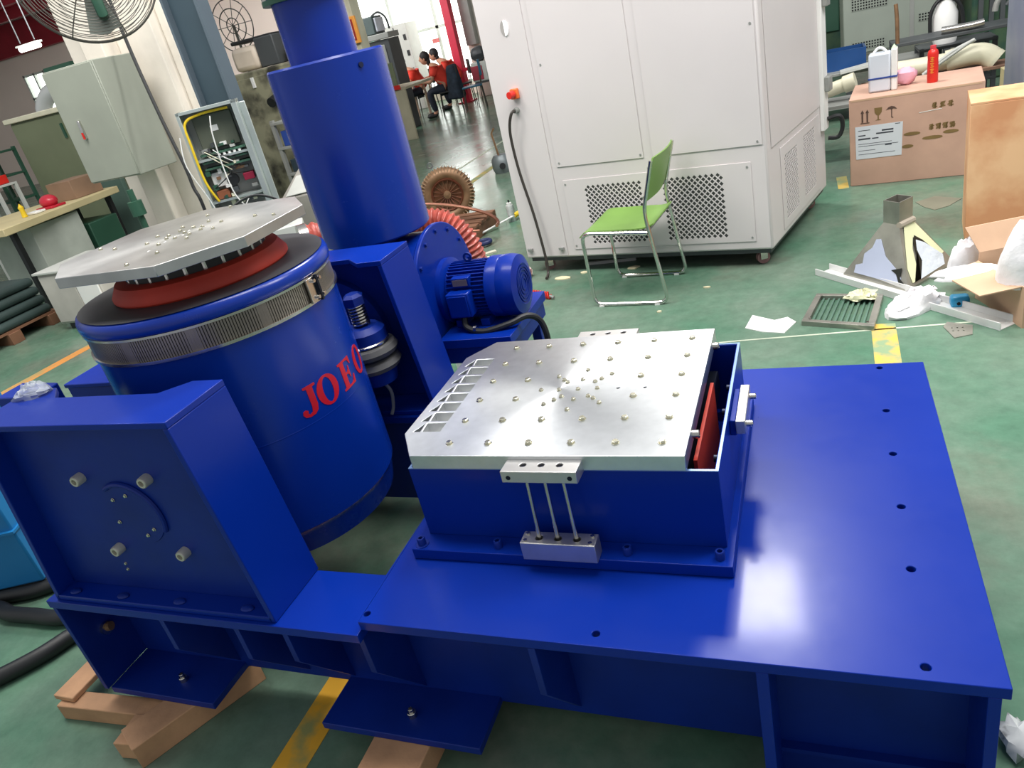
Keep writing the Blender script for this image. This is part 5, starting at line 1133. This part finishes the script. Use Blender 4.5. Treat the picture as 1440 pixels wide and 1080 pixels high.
single(crumple(-1.04, -.17, .05, .035, 1.016, .03, .2, seed=21, nz=.3), 'clear_film', CLEAR, 'wad of clear plastic film on top of the near trunnion stand', 'film')
wdg = thing('blue_wedge_block', 'small blue wedge block behind the top left of the near stand', 'bracket', (-1.2, -.05, .9))
MB().prism([(-1.27, -.13), (-1.09, -.13), (-1.115, -.05), (-1.27, -.04)], .90, .99).build('block', BLUE, wdg, bevel=.004)

# ---------------------------------------------------------------- FAR GROUP: people, tables, office gear
def skin_obj(name, verts, edges, radii, m, parent, Mx, sub=2):
    me = bpy.data.meshes.new(name); me.from_pydata([tuple(Mx @ Vector(v)) for v in verts], edges, []); me.materials.append(m)
    o = bpy.data.objects.new(name, me); COL.objects.link(o); o.parent = parent
    k = o.modifiers.new('skin', 'SKIN'); k.use_smooth_shade = True
    sv = me.skin_vertices[0].data
    for i, r in enumerate(radii): sv[i].radius = (r, r) if isinstance(r, (int, float)) else r
    sv[0].use_root = True
    s_ = o.modifiers.new('sub', 'SUBSURF'); s_.levels = sub-1; s_.render_levels = sub-1
    return o
def seated_person(label, loc, rz, lean=.28, seat=.46, hair=.10, arm=1):
    t = thing('person', label, 'person', loc, rz)
    I = Matrix.Identity(4); h = seat
    V = [(0, 0, h+.08), (lean*.35, 0, h+.27), (lean*.75, 0, h+.44), (lean*.95, 0, h+.53), (lean*1.12, 0, h+.575), (lean*1.3, 0, h+.62)]
    E_ = [(0, 1), (1, 2), (2, 3), (3, 4), (4, 5)]; Rr = [.135, .125, .15, .10, .055, .06]
    def add(p, r, to): V.append(p); Rr.append(r); E_.append((to, len(V)-1)); return len(V)-1
    for sgn in (-1, 1):
        a = add((.10, sgn*.10, h+.06), .085, 0); a = add((.42, sgn*.13, h+.05), .066, a); a = add((.40, sgn*.13, h-.16), .052, a); a = add((.36, sgn*.13, .09), .036, a); a = add((.44, sgn*.14, .04), .034, a); add((.53, sgn*.15, .035), .028, a)
        b = add((lean*.85, sgn*.17, h+.47), .058, 3); b = add((lean*.9+.10, sgn*.23, h+.24), .043, b); b = add((lean+.30*arm, sgn*.17, h+.28), .032, b); hnd = add((lean+.36*arm, sgn*.165, h+.28), .030, b)
        for f in range(4):
            g = add((lean+.42*arm, sgn*(.14+.016*f), h+.285), .0085, hnd); add((lean+(.45+.004*(f % 3))*arm, sgn*(.138+.016*f), h+.272), .0075, g)
        add((lean+.40*arm, sgn*.12, h+.28), .009, hnd)
    skin_obj('body', V, E_, Rr, SKIN, t, I)
    # shirt
    V2 = [(-.01, 0, h+.06), (lean*.35, 0, h+.27), (lean*.75, 0, h+.44), (lean*.97, 0, h+.545)]; E2 = [(0, 1), (1, 2), (2, 3)]; R2 = [(.185, .165), (.17, .16), (.20, .175), (.125, .115)]
    for sgn in (-1, 1):
        V2.append((lean*.85, sgn*.18, h+.47)); R2.append(.085); E2.append((3, len(V2)-1)); V2.append((lean*.9+.06, sgn*.225, h+.33)); R2.append(.076); E2.append((len(V2)-2, len(V2)-1))
    skin_obj('red_shirt', V2, E2, R2, SHIRT, t, I)
    V3 = [(0, 0, h+.08)]; E3 = []; R3 = [.15]
    for sgn in (-1, 1):
        V3 += [(.12, sgn*.10, h+.06), (.42, sgn*.13, h+.05), (.40, sgn*.13, h-.16), (.36, sgn*.13, .10)]; k = len(V3)
        E3 += [(0, k-4), (k-4, k-3), (k-3, k-2), (k-2, k-1)]; R3 += [.098, .075, .066, .055]
    skin_obj('trousers', V3, E3, R3, JEAN, t, I)
    hx, hz = lean*1.3+.045, h+.70
    hd = MB().ell((hx, 0, hz), (.095, .075, .115), 18, 12).ell((hx+.095, 0, hz-.015), (.02, .014, .022), 8, 6).ell((hx+.075, .028, hz+.01), (.012, .012, .008), 8, 5).ell((hx+.075, -.028, hz+.01), (.012, .012, .008), 8, 5).ell((hx, .076, hz-.01), (.02, .012, .03), 8, 6).ell((hx, -.076, hz-.01), (.02, .012, .03), 8, 6).ell((hx+.082, 0, hz-.055), (.012, .026, .006), 8, 5)
    hd.build('head', SKIN, t, world=False)
    MB().ell((hx-.022, 0, hz+.03), (.105, .088, .115), 18, 12).ell((hx-.075, 0, hz-.06), (.05, .07, hair), 12, 8).build('hair', HAIR, t, world=False)
    for sgn in (-1, 1): MB().ell((.46, sgn*.145, .04), (.12, .045, .045), 12, 8).build('shoe', BLACK, t, world=False)
    return t
seated_person('seated person in a red shirt at the near table end, legs stretched forward, facing left', (-6.30, 14.14, 0), R(203), .24)
seated_person('leftmost person in red leaning over the table beside the olive partition', (-7.16, 14.75, 0), R(215), .26)
seated_person('rear person in red bent over the table, nearest the red column', (-6.46, 15.26, 0), R(208), .34, hair=.05)
def simple_chair(loc, rz, m, label, group='chairs around the far table'):
    t = thing('office_chair', label, 'chair', loc, rz, group)
    MB().box(-.21, .21, -.21, .21, .43, .46).build('seat', m, t, world=False, bevel=.01)
    MB().box(-.25, -.21, -.20, .20, .62, .92).build('backrest', m, t, world=False, bevel=.01)
    for x in (-.19, .19):
        for y in (-.19, .19): MB().tube([(x, y, .44), (x*1.15, y*1.15, 0)], .011, 6).build('leg', FANM, t, world=False)
    for y in (-.18, .18): MB().tube([(-.19, y, .44), (-.23, y, .90)], .011, 6).build('back_post', FANM, t, world=False)
    return t
simple_chair((-6.30, 14.14, 0), R(203), BLACK, 'black chair carrying the person with legs forward at the near table end')
simple_chair((-7.16, 14.75, 0), R(215), BLACK, 'black chair under the leftmost person in red')
simple_chair((-6.46, 15.26, 0), R(208), BLACK, 'black chair under the rear person in red')
simple_chair((-5.65, 14.7, 0), R(190), DGREY, 'grey wire legged chair holding a basket at the right of the group')
simple_chair((-5.72, 14.05, 0), R(200), TEAL, 'teal chair between the backpack chair and the chamber')
bgk = thing('hanging_jacket', 'dark navy jacket draped over a chair back behind the seated person', 'jacket', (-6.12, 14.1, 0))
MB().hexa([(-6.28, 13.92, .28), (-6.0, 14.0, .24), (-5.95, 14.25, .26), (-6.25, 14.2, .3), (-6.2, 13.98, .93), (-6.02, 14.02, .95), (-6.0, 14.16, .95), (-6.18, 14.12, .93)]).build('jacket', mat('navy_cloth', (40, 52, 66), .85, var=.3, nscale=8), bgk, bevel=.05, seg=3)
bsk = thing('grey_basket', 'grey and red basket with dark bundle on the right hand chair', 'basket', (-5.68, 14.68, .46))
MB().box(-5.85, -5.5, 14.5, 14.85, .463, .85).build('basket', LGREY, bsk, bevel=.02)
MB().box(-5.86, -5.60, 14.49, 14.6, .50, .78).build('red_panel', mat('dull_red_cloth', (170, 60, 76), .7), bsk, bevel=.01)
MB().ell((-5.68, 14.68, 1.0), (.19, .16, .15), 14, 8, noise=.1).build('bundle', DGREY, bsk)
dt = rack('meeting_table', 'pale table with steel legs in front of the seated group', 'table', -7.7, -6.95, 13.7, 14.4, .72, mat('pinkish_table', (200, 170, 150), .6), [.74])
rack('meeting_table', 'second pale table behind the leftmost person in red', 'table', -8.3, -7.4, 14.7, 15.6, .72, MATS['pinkish_table'], [.74])
pdk = thing('office_desk', 'beige office desk with olive privacy screen left of the seated group', 'desk', (-5.9, 11.6, 0))
MB().box(-6.25, -5.72, 11.1, 11.15, .0, .84).build('side_panel', mat('beige_panel', (178, 170, 146), .6), pdk, bevel=.004)
MB().box(-6.9, -5.70, 11.12, 12.2, .84, .88).build('desk_top', MATS['beige_panel'], pdk, bevel=.004)
MB().box(-6.42, -5.86, 11.14, 11.18, .90, 1.30).build('screen', OLIVE, pdk, bevel=.004)
MB().box(-6.2, -5.80, 11.08, 11.12, .86, .93).build('red_strip', REDS, pdk)
MB().box(-6.9, -6.85, 11.12, 12.2, 0, .84).build('side_panel', MATS['beige_panel'], pdk, bevel=.004)
tw = thing('white_cabinet_tower', 'light grey cabinet with black latches against the bright window', 'cabinet', (-8.4, 16.5, 0))
MB().box(-8.75, -8.0, 16.3, 16.9, 0, 1.95).build('body', LGREY, tw, bevel=.01)
MB().box(-8.35, -8.33, 16.285, 16.3, .05, 1.9).build('door_gap', DGREY, tw)
for z in (.9, 1.3, 1.65): MB().box(-8.12, -8.06, 16.27, 16.3, z-.06, z+.06).build('latch', BLACK, tw)
tw2 = thing('grey_cabinet_tower', 'mid grey cabinet with teal edge left of the light one by the window', 'cabinet', (-9.1, 16.4, 0))
MB().box(-9.5, -8.8, 16.2, 16.8, 0, 1.85).build('body', MGREY, tw2, bevel=.01)
MB().box(-8.95, -8.85, 16.19, 16.2, .05, 1.8).build('edge_strip', mat('pale_teal', (140, 176, 160), .5), tw2)
crt = thing('old_monitor', 'dark grey boxy monitor on a stand in front of the bright window', 'monitor', (-6.95, 12.8, 1.75))
MB().box(-7.15, -6.8, 12.6, 13.0, 1.80, 2.12).build('housing', mat('slate_plastic', (78, 92, 92), .5), crt, bevel=.02)
MB().box(-6.8, -6.76, 12.64, 12.96, 1.84, 2.08).build('screen', mat('pale_screen', (226, 232, 246), .3), crt, bevel=.01)
MB().tube([(-6.85, 12.7, 2.12), (-6.72, 12.75, 2.16), (-6.62, 12.8, 2.05), (-6.62, 12.85, 1.85)], .02, 8, smooth=5).build('handle', DGREY, crt)
MB().box(-7.2, -6.55, 12.6, 13.05, 1.70, 1.80).build('base', MGREY, crt, bevel=.01)
eqp = thing('equipment_rack', 'dark equipment rack below the boxy monitor', 'rack', (-6.9, 12.8, 0))
MB().box(-7.2, -6.6, 12.65, 13.1, 0, 1.69).build('body', DGREY, eqp, bevel=.01)
MB().box(-7.1, -6.7, 12.635, 12.65, .9, 1.6).build('door', MGREY, eqp, bevel=.01)
ofr = thing('beige_post', 'beige post with an orange framed sign beside the tank neck', 'column', (-4.0, 7.0, 0))
MB().box(-4.12, -3.93, 6.95, 7.15, 0, 4).build('post', mat('beige_post_paint', (186, 182, 160), .6), ofr, bevel=.005)
sgn = MB().box(-4.07, -3.90, 6.91, 6.945, 1.68, 1.96).build('sign_frame', mat('orange_frame', (236, 160, 70), .5), ofr, bevel=.004)
MB().box(-4.035, -3.935, 6.902, 6.912, 1.715, 1.93).build('sign_panel', mat('maroon_sign', (150, 44, 44), .5), sgn)
for k in range(3): MB().box(-4.015+.027*k, -4.008+.027*k, 6.899, 6.903, 1.73, 1.915).build('sign_stroke', mat('pale_stroke', (206, 150, 130), .5), sgn)
MB().tube([(-4.2, 7.0, 0), (-4.2, 7.0, 4)], .018, 8).build('pipe', WHITE, ofr)
rcl = thing('red_column', 'narrow bright red steel column right of the bright window', 'column', (-6.6, 15.7, 0))
MB().box(-6.72, -6.54, 15.65, 15.85, 0, 4.6).build('column', REDC, rcl, bevel=.005)
MB().box(-6.8, -6.46, 15.57, 15.93, 0, .03).build('base_plate', REDC, rcl)
MB().box(-6.70, -6.15, 15.66, 15.70, .66, .74).build('rail', REDC, rcl)
bcl = thing('beige_pier', 'beige masonry pier with pale shutter behind the red column', 'pier', (-6.2, 16.6, 0))
MB().box(-6.55, -5.3, 16.3, 17.1, 0, 4.3).build('pier', PIER, bcl, bevel=.01)
MB().box(-6.5, -6.25, 16.1, 16.3, 1.15, 3.0).build('shutter', MGREY, bcl, bevel=.01)
single(MB().box(-8.0, -7.82, 17.55, 17.6, 1.35, 1.45), 'window_notice', mat('pink_notice', (240, 130, 130), .6), 'small pink notice on the bright window above the seated group', 'notice')
